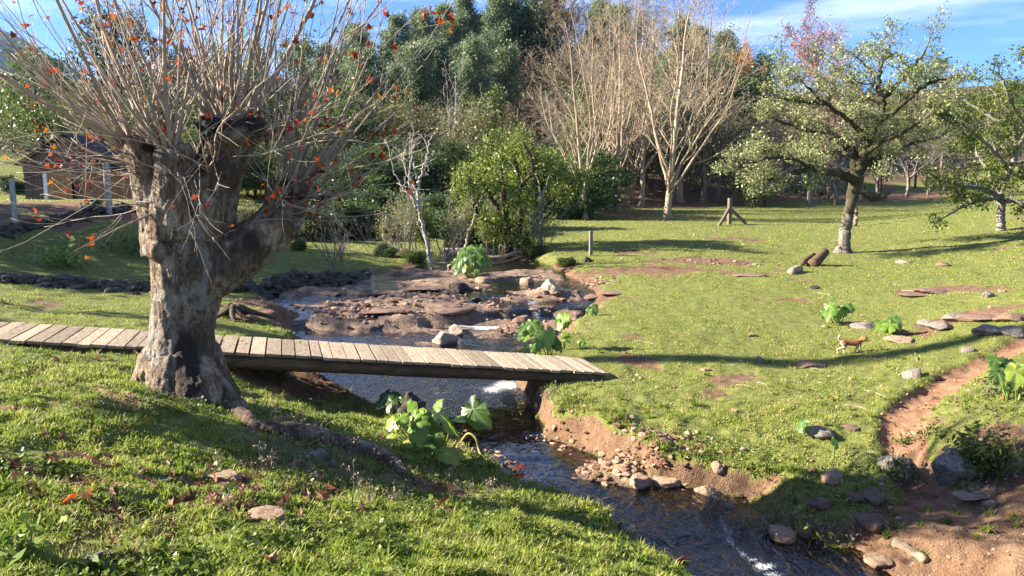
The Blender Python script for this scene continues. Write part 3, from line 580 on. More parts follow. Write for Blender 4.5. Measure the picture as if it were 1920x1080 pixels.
rock(1612,943,34,26,'red','small brown rock touching the double rock in the shade',0)
rock(1645,942,50,36,'red','double brown rock at the shaded edge of the dirt landing',2)
rock(1545,950,44,28,'red','half-buried brown rock in the grass of the shaded bank',1)
rock(1526,885,16,11,'red','fist-sized stone high on the shaded bank',0)
rock(1688,902,84,66,'grey','big grey lichen-stained boulder at the foot of the dirt path',0,.4,.8)
rock(1800,895,116,72,'grey','widest mossy boulder next to the dirt path under the leafy weeds',1,1.2,.7)
rock(1826,918,42,24,'tan','smooth tan stone lying on the dirt landing',1)
rock(1862,922,24,18,'tan','small tan stone beside the smooth one on the landing',2)
rock(1858,950,24,18,'tan','lone round stone in front of the ledge on the landing',3)
rock(1850,935,90,18,'tan','long low ledge of stone across the dirt landing',2,0,.5)
rock(1655,1060,46,26,'tan','orange rock half hidden in the grass tuft by the landing',0)
rock(1720,708,36,26,'grey','grey rock on the grass edge beside the upper dirt path',2)
rock(1755,712,28,12,'dark','dark flat stone just past the grey rock by the path',1)
rock(1820,660,22,16,'grey','small grey stone where the path leaves the meadow',0)
for k, (px, py, w, h, kd, lb) in enumerate([(1775,618,44,22,'grey','grey outcrop block nearest the dog on the sloping meadow'),(1745,612,34,18,'grey','low grey block beside the outcrop nearest the dog'),(1800,602,42,20,'grey','grey outcrop block in the middle of the rocky rise'),(1850,600,60,20,'red','reddish outcrop slab on top of the rocky rise'),(1905,602,46,24,'red','dark reddish outcrop block at the picture edge'),(1862,628,60,26,'grey','long grey block lowest on the rocky rise'),(1905,628,40,24,'grey','grey block ending the lowest row of the rise'),(1838,628,20,24,'grey','pale upright stone ending the long grey block'),
                                          (1690,628,34,16,'red','brown rock behind the second large-leaved plant on the meadow'),(1628,616,44,14,'grey','flat grey rock between the two meadow plants'),(1600,614,18,10,'dark','dark stone beside the first meadow plant'),(1720,556,44,12,'red','flat reddish rock in the upper bare patch'),(1760,550,60,14,'red','widest flat rock of the upper bare patch'),(1855,558,22,18,'grey','lone grey stone above the rocky rise'),(1880,548,14,10,'tan','tan pebble beside the lone grey stone'),(1700,640,50,10,'tan','flat pale stone in front of the second meadow plant'),(1550,614,12,8,'tan','tan stone at the foot of the first meadow plant'),
                                          (1410,632,14,12,'tan','round tan stone alone on the open grass'),(1530,690,60,12,'red','long flat brown stone lying below the dog'),(1425,680,14,18,'grey','small upright stone on the grass short of the dog'),(1530,542,16,10,'dark','dark square stone out on the open meadow'),(1775,498,24,12,'red','brown stone far out on the open meadow'),(1700,493,26,8,'grey','low grey stone near the mossy tree'),(1410,518,50,10,'red','wide flat stone in the bare patch of the meadow'),(1420,497,14,8,'tan','small stone at the edge of the far bare patch'),
                                          (1325,697,16,10,'tan','tan stone on the grass past the bridge end'),(1380,773,14,10,'tan','brown clod on the grass above the red bank'),(1600,805,26,14,'red','red-brown clod on the grass beside the path'),(1505,808,24,16,'red','reddish stone behind the single leaf on the bank edge'),(1540,822,50,30,'grey','mossy grey rock at the top of the shaded bank')]):
    rock(px, py, w, h, kd, lb, k)
# stones of the stream
rock(906,531,28,20,'tan','orange pyramid stone at the head of the rock shelf',1)
rock(858,546,34,28,'dark','black round boulder at the head of the rock shelf',0)
rock(1035,548,34,34,'pale','tall pale triangular boulder on the far stream bank',2)
rock(985,535,28,24,'tan','orange boulder nearest the fallen branches',3)
rock(1018,548,26,18,'tan','low orange rock leaning on the triangular boulder',0)
rock(1043,551,26,14,'red','small red rock in front of the triangular boulder',1)
rock(888,566,24,16,'dark','dark lump standing on the middle of the rock shelf',2)
rock(868,566,18,10,'red','red stone next to the dark lump on the shelf',3)
rock(833,650,40,44,'pale','pale pitted rock standing in the pool below the falls',0,Y=14.2,sink=.1)
rock(856,632,26,28,'pale','pale block behind the pitted rock in the pool',3,Y=15.0,sink=.1)
rock(985,612,44,30,'red','brown rock at the side of the little waterfall',0)
p = at(772, 782, 8.9); p[2] = H(p[0], p[1])-.05; mb = MB(); zz = np.linspace(0, .50, 16)
tube(mb, np.column_stack((p[0]+.03*np.sin(zz*9), p[1]+0*zz, p[2]+zz)), .215*(1-(zz/.50)**1.5*.85), 20, 0.)
for k in range(7): tube(mb, [p+(math.cos(k)*.18, math.sin(k)*.18, -.02), p+(math.cos(k)*.12, math.sin(k)*.12, .16+.03*k), p+(.02, 0, .40)], [.07, .06, .03], 8, 0.)
em, co, nr = remesh(mb, .014, 2); co = co+nr*(.035*fbm3(co*9, 3, 4)+.02*np.abs(fbm3(co*np.array((30, 30, 8.)), 4, 3)))[:, None]; em.vertices.foreach_set('co', co.astype(np.float32).ravel()); em.update(); em.materials.append(M['dark_rock']); tag(link('pointed_stump', em), 'black pointed tree-fern stump among the leaves by the water', 'stump')
rock(1110,560,40,12,'red','flat brown ledge by the grass at the stream bend',2); rock(1150,552,46,10,'red','thin brown ledge running into the meadow grass',3)
for px, py, w, h, v, lb in ((720,588,80,14,0,'long flat ledge on the near side of the rock shelf'),(820,583,110,26,1,'broad undercut ledge beside the falls'),(930,560,80,12,2,'layered flat slab in the centre of the shelf'),(700,552,70,12,3,'damp dark slab at the shelf margin under the grass'),(790,545,70,10,0,'flat reddish slab toward the shelf head'),(1010,580,60,10,2,'wet slab at the lip of the falls')):
    rock(px, py, w, h, 'red', lb, v, 0, .6)
# mound stones
rock(490,978,66,34,'tan','rounded buff stone in the grass hump nearest the viewer',0,.2,.8); rock(410,902,56,18,'tan','pale half-buried stone beside the fallen leaves',1); rock(170,1062,52,36,'grey','rough brown stone low in the nearest grass',2); rock(585,858,40,18,'grey','flat stone under the big tree root',3); rock(300,905,28,12,'grey','small buried stone among the red leaves',2)
# loose gravel: uncountable
r = np.random.default_rng(21); mb = MB()
bm = bmesh.new(); bmesh.ops.create_icosphere(bm, subdivisions=1, radius=1); pv = np.array([q.co[:] for q in bm.verts]); pf = np.array([[q.index for q in p.verts] for p in bm.faces]); bm.free()
gx = []; 
for cx, cy2, rx, ry, n, s0, s1 in ((_gb[0], _gb[1], .72, .42, 420, .012, .055),(gp(1100,535,2.3)[0], gp(1100,535,2.3)[1], .9, .5, 220, .02, .06),(gp(1850,1020,2.75)[0], gp(1850,1020,2.75)[1], .9, .6, 350, .004, .018),(gp(1330,490,1.95)[0], gp(1330,490,1.95)[1], 2.2, .9, 110, .015, .06),(gp(1000,850,2.98)[0], gp(1000,850,2.98)[1], .8, .7, 420, .015, .05),(gp(620,575,2.3)[0], gp(620,575,2.3)[1], 2.0, .8, 160, .02, .06),(gp(1850,860,2.5)[0], gp(1850,860,2.5)[1], .6, .5, 160, .008, .03),(gp(1600,920,2.8)[0], gp(1600,920,2.8)[1], .7, .5, 130, .008, .03),(gp(1660,720,2.48)[0], gp(1720,760,2.48)[1], .7, 1.0, 120, .005, .02),(gp(760,560,2.36)[0], gp(760,560,2.36)[1], 2.2, 1.4, 260, .015, .09),(gp(950,565,2.38)[0], gp(950,565,2.38)[1], 1.4, 1.2, 160, .015, .08),(gp(660,600,2.6)[0], gp(660,600,2.6)[1], 1.2, .6, 120, .015, .08),(gp(1000,620,2.72)[0], gp(1000,620,2.72)[1], .8, .6, 110, .02, .09)):
    a = r.normal(0, .55, (n, 2)); X = cx+a[:, 0]*rx; Y = cy2+a[:, 1]*ry; kk = np.ones(n, bool); Z = H(X, Y); S = s0*(s1/s0)**(r.random(n)**1.6)
    for x, y, z, s in zip(X, Y, Z, S):
        v = pv*(1+r.normal(0, .16, (len(pv), 1)))*s*np.array((r.uniform(.8, 1.4), r.uniform(.8, 1.2), r.uniform(.45, .8))); mb.add(v+np.array((x, y, z+s*.2)), pf, r.random())
n = NT('gravel'); M['gravel'] = n.done(n.pbr(n.ramp(n.attr('tint'), [(0, (.10, .05, .032)), (.5, (.21, .12, .075)), (1, (.38, .27, .19))]), .9, n.bump(n.noise(30, 4, .6, n.geo()), .5, .01)))
tag(mb.obj('gravel', M['gravel'], None, False), kind='stuff')
# dry stone walls (each a run of piled dark stones)
def stone_wall(pts, hgt, label, n, seed, s=.16):
    r = np.random.default_rng(seed); P = np.array([hit(*p) for p in pts]); S = smooth_path(P, 60); mb = MB()
    for _ in range(n):
        k = r.random(); q = S[int(k*59)]; a = r.random()**1.3; sz = s*r.uniform(.3, 1.7); x = q[0]+r.normal(0, .14)*(1.3-a); y = q[1]+r.normal(0, .22)*(1.3-a)
        src = ROCKS['dark'][r.integers(4)]; 
        v = pvr[r.integers(4)]*sz*np.array((r.uniform(.8, 1.5), 1, r.uniform(.6, .9))); an = r.uniform(0, 6.3); v = np.column_stack((v[:, 0]*math.cos(an)-v[:, 1]*math.sin(an), v[:, 0]*math.sin(an)+v[:, 1]*math.cos(an), v[:, 2]))
        mb.add(v+np.array((x, y, H(x, y)+hgt*a*r.uniform(.6, 1))), pfr, r.random())
    o = mb.obj('dry_stone_wall', M['wallstone'], None, True); tag(o, label, 'stone wall')
bm = bmesh.new(); bmesh.ops.create_icosphere(bm, subdivisions=2, radius=1); _b = np.array([q.co[:] for q in bm.verts]); pfr = np.array([[q.index for q in p.verts] for p in bm.faces]); bm.free()
pvr = []
for sd in range(4):
    rr = np.random.default_rng(sd+60); v = _b.copy()
    for _ in range(8):
        nn = rr.normal(0, 1, 3); nn /= np.linalg.norm(nn); e = v@nn-rr.uniform(.5, .85); v = v-np.where(e > 0, e, 0)[:, None]*nn
    pvr.append(v)
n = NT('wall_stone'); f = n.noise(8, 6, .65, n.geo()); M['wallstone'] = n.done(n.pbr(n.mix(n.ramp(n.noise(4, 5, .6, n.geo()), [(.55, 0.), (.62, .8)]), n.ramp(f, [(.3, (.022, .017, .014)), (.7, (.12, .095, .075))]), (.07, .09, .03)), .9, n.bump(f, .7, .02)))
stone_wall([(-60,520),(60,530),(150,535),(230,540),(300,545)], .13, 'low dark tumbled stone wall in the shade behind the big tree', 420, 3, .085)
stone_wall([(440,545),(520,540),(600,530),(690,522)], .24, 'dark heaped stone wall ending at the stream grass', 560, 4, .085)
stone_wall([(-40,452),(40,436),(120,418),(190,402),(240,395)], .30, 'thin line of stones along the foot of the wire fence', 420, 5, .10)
# ------------------------------------------------------------------ trees: branch growth and leaf sprays
def unit(v): return v/(np.linalg.norm(v)+1e-9)
def branch(mb, p, d, L, r, lev, P, rng, tips, tint=0.):
    n = P['seg'][lev]; pts = [np.asarray(p, float)]; d = unit(np.asarray(d, float)); st = L/n
    for k in range(n):
        d = unit(d+np.array((0, 0, P['trop'][lev]))/n+rng.normal(0, P['wan'][lev], 3)); pts.append(pts[-1]+d*st)
    pts = np.array(pts); k = np.linspace(0, 1, n+1); rad = np.maximum(r*(1-(1-P['tap'][lev])*k), P.get('rmin', .006))
    if lev == 0 and P.get('flare'): rad = rad*(1+P['flare']*np.exp(-k*L/.45))
    tube(mb, pts, rad, P['sides'][lev], tint, cap=lev < 2)
    kids(mb, pts, rad, L, lev, P, rng, tips, tint)
    return pts
def kids(mb, pts, rad, L, lev, P, rng, tips, tint=0.):
    n = len(pts)-1
    if lev+1 >= P['levels']:
        tips.extend(pts[max(1, n//3):]); return
    if lev == 0 and P.get('leaders'):
        for j in range(P['leaders']):
            t = rng.uniform(.10, .38); i = int(t*n); a = j*2.4+rng.normal(0, .5); an = R(rng.uniform(14, 38)); dd = np.array((math.cos(a)*math.sin(an), math.sin(a)*math.sin(an), math.cos(an)))
            branch(mb, pts[i], dd, L*rng.uniform(.55, .80), rad[i]*rng.uniform(.42, .62), 1, dict(P, seg=(16, 13, 6, 4), n=(30, 12, 5), ratio=(.4, .27, .36)), rng, tips, tint)
    cnt = P['n'][lev]; a0 = rng.uniform(0, 6.28); s0 = P['start'][lev]
    for j in range(cnt):
        t = s0+(1-s0)*(j+rng.random())/cnt; f = t*n; i = min(int(f), n-1); q = pts[i]+(pts[i+1]-pts[i])*(f-i); T = unit(pts[i+1]-pts[i])
        A = unit(np.cross(T, (0.3, .2, 1) if abs(T[2]) < .9 else (1, .2, 0))); B = np.cross(T, A); az = a0+j*2.4+rng.normal(0, .4); an = R(P['ang'][lev]+rng.normal(0, 9))
        dd = T*math.cos(an)+(A*math.cos(az)+B*math.sin(az))*math.sin(an); l = L*P['ratio'][lev]*(1-P['lt'][lev]*(t-s0)/(1-s0+1e-6))*rng.uniform(.7, 1.2); rr = rad[i]*P['rr'][lev]*rng.uniform(.7, 1)
        branch(mb, q, dd, l, rr, lev+1, P, rng, tips, tint)
def leaves(mb, C, per, spread, size, rng, tint=.5, tvar=.25, up=.3, asp=.55, flat=(1, 1, .8), cl=None):
    C = np.asarray(C, float)
    if not len(C): return
    ct = np.repeat(rng.normal(0, tvar*.7, len(C)), per); c = np.repeat(C, per, 0)+rng.normal(0, spread, (len(C)*per, 3))*np.array(flat); m = len(c)
    a = rng.normal(0, 1, (m, 3)); a[:, 2] -= .25; a /= np.linalg.norm(a, axis=1)[:, None]; b = rng.normal(0, 1, (m, 3)); b[:, 2] += up*2; nrm = np.cross(a, b); nrm /= np.linalg.norm(nrm, axis=1)[:, None]+1e-9
    s = size*(.45+1.1*rng.random(m)**1.6)[:, None]*1.05; w = nrm*s*asp*.5; 
    v = np.stack((c, c+a*s*.5+w, c+a*s, c+a*s*.5-w), 1).reshape(-1, 3); f = np.arange(m*4).reshape(m, 4)
    mb.add(v, f, np.repeat(np.clip(tint+ct+rng.normal(0, tvar*.5, m), 0, 1), 4))
M['bark_pale'] = bark_mat('pale_bark', (.20, .145, .095), (.44, .345, .235), (.58, .48, .355), 2.5, .3, .3)
M['bark_grey'] = bark_mat('grey_bark', (.10, .085, .07), (.27, .235, .19), (.42, .38, .32), 3.5, .4, .4)
M['bark_dark'] = bark_mat('dark_bark', (.022, .016, .011), (.07, .05, .035), (.14, .105, .075), 4, .3, .5)
M['bark_twig'] = bark_mat('twiggy_bark', (.10, .07, .05), (.27, .19, .13), (.42, .32, .23), 3, .3, .2)
M['bark_white'] = bark_mat('white_bark', (.20, .18, .15), (.42, .385, .33), (.60, .56, .49), 4, .3, .3)
def moss_bark():
    n = NT('mossy_bark'); g = n.geo(); f = n.noise(6, 6, .65, n.scaled(g, (1, 1, .4))); f2 = n.noise(30, 4, .6, g)
    col = n.ramp(n.math('ADD', n.math('MULTIPLY', f, .7), n.math('MULTIPLY', f2, .3)), [(.34, (.04, .03, .024)), (.48, (.15, .125, .10)), (.64, (.33, .30, .255))])
    dk = n.mix(f2, (.012, .012, .006), (.075, .07, .03)); col = n.mix(n.attr('tint'), col, dk)
    return n.done(n.pbr(col, .9, n.bump(n.math('ADD', f, f2), .9, .03), .1))
M['bark_moss'] = moss_bark()
LM = dict(dark=((.018, .036, .012), (.062, .098, .030), (.13, .17, .055)), grey=((.05, .075, .034), (.155, .20, .095), (.27, .30, .16)), lime=((.05, .075, .012), (.155, .205, .035), (.30, .33, .075)),
          olive=((.05, .052, .018), (.155, .155, .055), (.28, .25, .11)), mid=((.026, .045, .010), (.088, .125, .026), (.19, .22, .055)), pink=((.25, .06, .08), (.46, .17, .18), (.55, .33, .24)), orange=((.28, .08, .02), (.50, .19, .04), (.58, .34, .09)),
          sage=((.075, .085, .032), (.215, .225, .088), (.36, .355, .17)), glossy=((.03, .065, .008), (.11, .17, .025), (.26, .30, .055)))
for k, c in LM.items(): M['leaf_'+k] = leaf_mat('leaf_'+k, *c, .34 if k != 'pink' else .4, .45)

def P_(levels, n, seg, ang, ratio, rr, trop, wan, sides, tap, start, lt, **kw): return dict(levels=levels, n=n, seg=seg, ang=ang, ratio=ratio, rr=rr, trop=trop, wan=wan, sides=sides, tap=tap, start=start, lt=lt, **kw)
PR = {
 'bare_tall': P_(4, (22, 9, 5), (16, 9, 6, 4), (44, 38, 36), (.40, .36, .36), (.36, .40, .5), (.1, .55, .3, .2), (.035, .08, .12, .14), (8, 5, 3, 3), (.12, .2, .3, .4), (.17, .22, .2), (.45, .5, .4), flare=.8, rmin=.007, leaders=5),
 'twiggy': P_(4, (18, 11, 7), (9, 7, 5, 4), (50, 46, 42), (.42, .42, .42), (.45, .45, .5), (.1, .35, .2, .1), (.06, .12, .16, .18), (6, 4, 3, 3), (.2, .25, .3, .4), (.16, .2, .15), (.45, .4, .4), rmin=.019),
 'feathery': P_(3, (24, 8), (12, 7, 4), (50, 40), (.24, .45), (.3, .4), (.05, .35, -.3), (.05, .10, .15), (6, 3, 3), (.1, .25, .4), (.25, .2), (.55, .4), rmin=.012),
 'evergreen': P_(3, (16, 8), (8, 6, 4), (58, 48), (.50, .45), (.45, .45), (.05, .3, .1), (.06, .12, .15), (6, 4, 3), (.2, .25, .4), (.16, .2), (.45, .4), rmin=.014),
 'small_bare': P_(4, (9, 6, 4), (9, 7, 5, 4), (40, 42, 40), (.55, .45, .4), (.6, .5, .5), (.15, .6, .3, .2), (.07, .12, .14, .16), (6, 4, 3, 3), (.3, .3, .3, .4), (.32, .25, .2), (.3, .4, .4), rmin=.006),
 'thicket': P_(3, (10, 6), (10, 6, 4), (26, 40), (.36, .4), (.55, .5), (.1, .5, .3), (.07, .13, .16), (5, 3, 3), (.3, .3, .4), (.25, .2), (.4, .4), rmin=.006),
 'orchard': P_(4, (6, 6, 4), (5, 6, 5, 3), (48, 40, 40), (1.0, .45, .4), (.6, .45, .5), (.1, .35, .4, .2), (.08, .10, .14, .16), (6, 4, 3, 3), (.7, .3, .3, .4), (.65, .3, .2), (.1, .4, .4), rmin=.008)}
PROTO = {}
def proto(key, kind, seed, Ht, r, bark, leaf=None, per=3, spread=.3, size=.2, tint=.5, stems=1, lean=.05, sparse=1., leafname='crown', asp=.55, **kw):
    rng = np.random.default_rng(seed); mb = MB(); tips = []; P = dict(PR[kind], **kw)
    for s in range(stems):
        off = rng.normal(0, .22, 2) if stems > 1 else (0, 0); d = np.array((rng.normal(0, lean), rng.normal(0, lean), 1)) if stems == 1 else np.array((rng.normal(0, .28), rng.normal(0, .28), 1))
        branch(mb, (off[0], off[1], -.25), d, Ht*(1 if s == 0 else rng.uniform(.6, .95)), r*(1 if s == 0 else rng.uniform(.6, .9)), 0, P, rng, tips)
    wood = mb.mesh('trunk', M[bark]); crown = None
    if leaf:
        C = np.array(tips); C = C[rng.random(len(C)) < sparse]; m2 = MB(); leaves(m2, C, per, spread, size, rng, tint, .28, asp=asp); crown = m2.mesh('crown', M['leaf_'+leaf], False)
    PROTO[key] = (wood, crown, Ht, leafname)
def plant_tree(key, loc, scale, rz, label, name, group=None, cat='tree', wide=1.):
    w, c, h, ln = PROTO[key]; t = thing(name, label, cat, tuple(loc), rz, group, (scale*wide, scale*wide, scale)); link('trunk', w, t)
    if c: link(ln, c, t)
    return t
for s in range(3): proto('bare%d' % s, 'bare_tall', 40+s, 13., .165, 'bark_pale', lean=.04)
proto('tw0', 'twiggy', 50, 9., .15, 'bark_twig', 'olive', 1, .3, .16, .5, sparse=.12); proto('tw1', 'twiggy', 51, 9., .15, 'bark_twig'); proto('tw2', 'twiggy', 52, 9., .15, 'bark_grey', 'sage', 1, .3, .15, .4, sparse=.10)
for s in range(3): proto('fe%d' % s, 'feathery', 60+s, 11., .16, 'bark_grey', 'grey', 16, .36, .27, .5, asp=.4)
for s in range(2): proto('dk%d' % s, 'evergreen', 70+s, 8., .18, 'bark_dark', 'dark', 13, .42, .25, .5)
for s in range(2): proto('md%d' % s, 'evergreen', 75+s, 8., .17, 'bark_dark', 'mid', 12, .40, .24, .55)
proto('ol0', 'evergreen', 78, 8., .17, 'bark_grey', 'olive', 8, .42, .22, .5, sparse=.8)
proto('pink', 'twiggy', 80, 12., .15, 'bark_grey', 'pink', 2, .25, .16, .55, sparse=.42); proto('orange', 'twiggy', 81, 9., .13, 'bark_grey', 'orange', 2, .25, .18, .5, sparse=.5)
proto('white', 'small_bare', 90, 6., .085, 'bark_white', lean=.10); proto('whiteb', 'bare_tall', 91, 9., .11, 'bark_white', n=(14, 7, 4), leaders=3)
proto('thk0', 'thicket', 95, 3.4, .05, 'bark_grey', stems=7); proto('thk1', 'thicket', 96, 3.6, .05, 'bark_grey', 'lime', 7, .20, .11, .55, stems=8, sparse=.6); proto('thk2', 'thicket', 97, 3.6, .05, 'bark_grey', 'sage', 3, .18, .09, .5, stems=8, sparse=.4)
proto('orc0', 'orchard', 100, 1.5, .10, 'bark_grey'); proto('orc1', 'orchard', 101, 1.4, .09, 'bark_grey'); proto('bush', 'thicket', 103, 1.6, .03, 'bark_grey', 'sage', 5, .10, .08, .45, stems=12)
proto('lowdk', 'evergreen', 104, 3.2, .08, 'bark_dark', 'dark', 10, .24, .16, .5, stems=4); proto('lowmd', 'evergreen', 105, 3.0, .07, 'bark_dark', 'mid', 9, .22, .14, .55, stems=4)
proto('lowol', 'evergreen', 106, 3.0, .07, 'bark_grey', 'olive', 4, .24, .13, .5, stems=5, sparse=.6)
# ---- the wood on the hillside: (px, row of the treetop, distance, kind)
rngf = np.random.default_rng(3)
KIND = dict(f=(('fe0', 'fe1', 'fe2'), 'feathery_tree', 'feathery grey-green tree'), d=(('dk0', 'dk1'), 'dark_evergreen', 'dense dark evergreen tree'), m=(('md0', 'md1'), 'green_tree', 'mid-green bushy tree'), t=(('tw0', 'tw1'), 'twiggy_tree', 'brown leafless twiggy tree'), g=(('tw2',), 'grey_twig_tree', 'grey thin-leaved twiggy tree'), o=(('ol0',), 'olive_tree', 'olive-green loose tree'))
WOOD = {"wooded hill's foot": (47, [(590,300,'d'),(655,285,'d'),(715,265,'d'),(770,290,'d'),(835,275,'d'),(1065,300,'m'),(1105,320,'d'),(540,290,'m'),(480,280,'d'),(430,300,'m'),(370,270,'d'),(900,300,'d'),(960,310,'d'),(330,260,'m'),(1010,300,'m')]),
        "wooded hill's lower slope": (58, [(610,200,'m'),(665,185,'m'),(725,200,'o'),(790,190,'o'),(925,190,'m'),(975,195,'t'),(1035,180,'g'),(1090,185,'m'),(1145,200,'o'),(1195,190,'t'),(1245,185,'f'),(1300,175,'g'),(1355,180,'o'),(1405,190,'g'),(1425,225,'t'),(1450,215,'t'),(1395,250,'g'),(560,210,'f'),(500,190,'m'),(440,205,'o'),(380,190,'m'),(320,200,'d'),(260,190,'m'),(880,210,'o'),(835,215,'g'),(1000,240,'g')]),
        "wooded hill's upper slope": (72, [(600,115,'f'),(655,110,'f'),(705,95,'f'),(760,85,'f'),(815,75,'f'),(870,85,'f'),(915,80,'f'),(965,110,'t'),(1015,95,'t'),(1065,100,'t'),(1120,95,'g'),(1175,90,'t'),(1230,105,'f'),(1290,110,'g'),(1345,115,'d'),(1395,135,'t'),(545,120,'t'),(490,125,'f'),(430,130,'o'),(365,125,'t'),(300,135,'g'),(240,140,'m'),(180,160,'m'),(125,175,'m')]),
        "wooded hill's skyline": (90, [(610,85,'f'),(650,60,'f'),(690,45,'f'),(735,30,'f'),(785,20,'f'),(835,10,'f'),(880,-5,'f'),(925,-15,'f'),(975,0,'d'),(1020,-5,'d'),(1070,-10,'t'),(1120,-5,'f'),(1170,5,'g'),(1220,15,'t'),(1270,30,'f'),(1320,55,'f'),(1365,95,'f'),(1410,120,'m'),(550,80,'m'),(480,90,'f'),(400,95,'m'),(320,100,'m')])}
ORD = ['first', 'second', 'third', 'fourth', 'fifth', 'sixth', 'seventh', 'eighth', 'ninth', 'tenth', 'eleventh', 'twelfth', 'thirteenth', 'fourteenth', 'fifteenth', 'sixteenth', 'seventeenth', 'eighteenth', 'nineteenth', 'twentieth', 'twenty-first', 'twenty-second', 'twenty-third', 'twenty-fourth', 'twenty-fifth', 'twenty-sixth']
for row, (Yb, items) in WOOD.items():
    seen = {}
    extra = [(px+rngf.uniform(18, 36), pt+rngf.uniform(0, 34), k) for px, pt, k in items if rngf.random() < .85]
    for px, pt, k in sorted(items+extra):
        keys, nm, ds = KIND[k]; Y = Yb+rngf.uniform(-5, 5); px += rngf.uniform(-10, 10); a, b = vray(px, pt); X = float(a)*Y; z = H(X, Y); top = EYE+float(b)*Y; key = keys[rngf.integers(len(keys))]
        sc = max(top-z, 3.5)/PROTO[key][2]*(1.0 if k in 'ftg' else .97); i = seen[k] = seen.get(k, -1)+1
        wide = min(max(1.0/sc**.6, .75), 1.8) if k in 'dmo' else min(max(1./sc**.4, .9), 1.5)
        plant_tree(key, (X, Y, z-.2), sc, rngf.uniform(0, 6.28), '%s %s from the barn along the %s' % (ORD[i], ds, row), nm, 'trees of the hillside wood', wide=wide)
# trees of their own
def topped(key, px, pt, Y, label, name, rz=None, wide=1., py=None, group=None, cat='tree'):
    if py is not None: p = hit(px, py); X, Y = p[0], p[1]
    else: X = float(vray(px, pt)[0])*Y
    z = H(X, Y); sc = (EYE+float(vray(px, pt)[1])*Y-z)/PROTO[key][2]
    return plant_tree(key, (X, Y, z-.05), sc, rngf.uniform(0, 6.28) if rz is None else rz, label, name, group, cat, wide)
for k, (px, py, pt, key, lb) in enumerate([(1098,412,35,'bare0','tall pale leafless tree nearest the leafy green bush tree'),(1125,400,55,'bare1','slim pale leafless tree, second from the green bush tree'),(1158,395,-25,'bare2','tall pale leafless tree in the middle of the bare row'),(1250,412,-40,'bare0','biggest pale leafless tree with flared foot and low sweeping branches'),(1203,386,0,'bare1','pale leafless tree standing behind the biggest one, toward the stream'),(1318,378,5,'bare2','pale leafless tree farthest along the row toward the mossy tree'),(1138,388,30,'bare2','slender leafless tree half hidden between the second and middle bare trees'),(1275,380,-30,'bare1','slender leafless tree just past the biggest one, farther back'),(1182,380,20,'bare0','slim leafless tree just past the middle bare tree')]):
    topped(key, px, pt, 0, lb, 'bare_tree', rz=1.1*k+.4, py=py, group='pale bare trees at the meadow edge', wide=1.05 if k != 3 else 1.2)
topped('whiteb', 850, 130, 55, 'silvery leafless tree standing in the wood above the stream', 'bare_tree')
topped('pink', 1490, 50, 70, 'tall thin tree with pinkish red autumn leaves against the sky', 'autumn_tree', wide=.8); topped('pink', 1545, 85, 66, 'shorter pinkish autumn tree next to the mossy tree crown', 'autumn_tree', wide=.8)
topped('orange', 1412, 105, 74, 'small orange-leaved tree at the skyline', 'autumn_tree', wide=.7)
topped('md0', 70, 118, 56, 'big rounded green tree beside the barn roof', 'green_tree', wide=1.0); topped('ol0', -25, 200, 52, 'green tree at the picture edge beside the barn wall', 'green_tree', wide=.9); topped('ol0', 15, 150, 64, 'pale green tree rising behind the barn', 'green_tree', wide=1.1); topped('dk0', 330, 220, 56, 'dark tree behind the barn and the pollard', 'dark_evergreen')
for px, pt, Y, key, nm, lb in [(1600,150,72,'tw2','grey_twig_tree','grey twiggy tree behind the crown of the mossy tree'),(1660,225,66,'md1','green_tree','green tree on the slope behind the mossy tree trunk'),(1725,205,74,'tw0','twiggy_tree','brown twiggy tree on the slope past the mossy tree'),(1775,165,82,'ol0','olive_tree','olive tree on the bare slope, against the sky'),(1820,195,78,'md0','green_tree','green tree on the bare slope above the orchard'),(1865,215,70,'ol0','olive_tree','olive tree behind the shiny-leaved edge tree'),(1560,235,62,'tw1','twiggy_tree','brown leafless tree behind the low limb of the mossy tree'),(1515,215,64,'tw0','twiggy_tree','brown twiggy tree where the bare row meets the orchard'),(1635,190,84,'fe1','feathery_tree','feathery tree seen through the mossy crown'),(1700,175,100,'md1','green_tree','distant green tree on the ridge beyond the mossy crown'),(1920,190,88,'dk0','dark_evergreen','dark tree on the ridge at the picture edge'),(1745,270,60,'tw2','grey_twig_tree','low grey twiggy tree at the head of the orchard')]:
    topped(key, px, pt, Y, lb, nm)
# young orchard
for px, py, pt, key, lb in [(1518,386,318,'orc0','largest orchard tree with a low forked trunk'),(1470,364,330,'orc1','small orchard tree nearest the pale bare trees'),(1500,374,345,'orc1','thin orchard sapling beside the largest orchard tree'),(1555,366,330,'orc0','orchard tree just behind the largest one'),(1568,384,322,'orc1','leaning orchard tree close to the mossy trunk'),(1645,366,325,'orc0','orchard tree just past the mossy trunk'),(1700,371,318,'orc1','upright orchard tree in the middle of the far grass'),(1640,378,352,'bush','two-pronged dry orchard stub in the far grass'),(1740,365,330,'orc0','orchard tree at the far edge of the grass'),(1808,375,330,'orc1','pale-stemmed orchard tree near the shiny-leaved tree'),(1770,358,325,'orc1','far orchard sapling below the bare slope'),(1600,360,330,'orc0','far orchard tree behind the mossy trunk')]:
    topped(key, px, pt, 0, lb, 'orchard_tree' if key != 'bush' else 'orchard_stub', py=py, group='young orchard trees', wide=1.2)
topped('bush', 1412, 335, 0, 'pale dry round shrub alone at the meadow edge', 'shrub', py=387, cat='shrub')
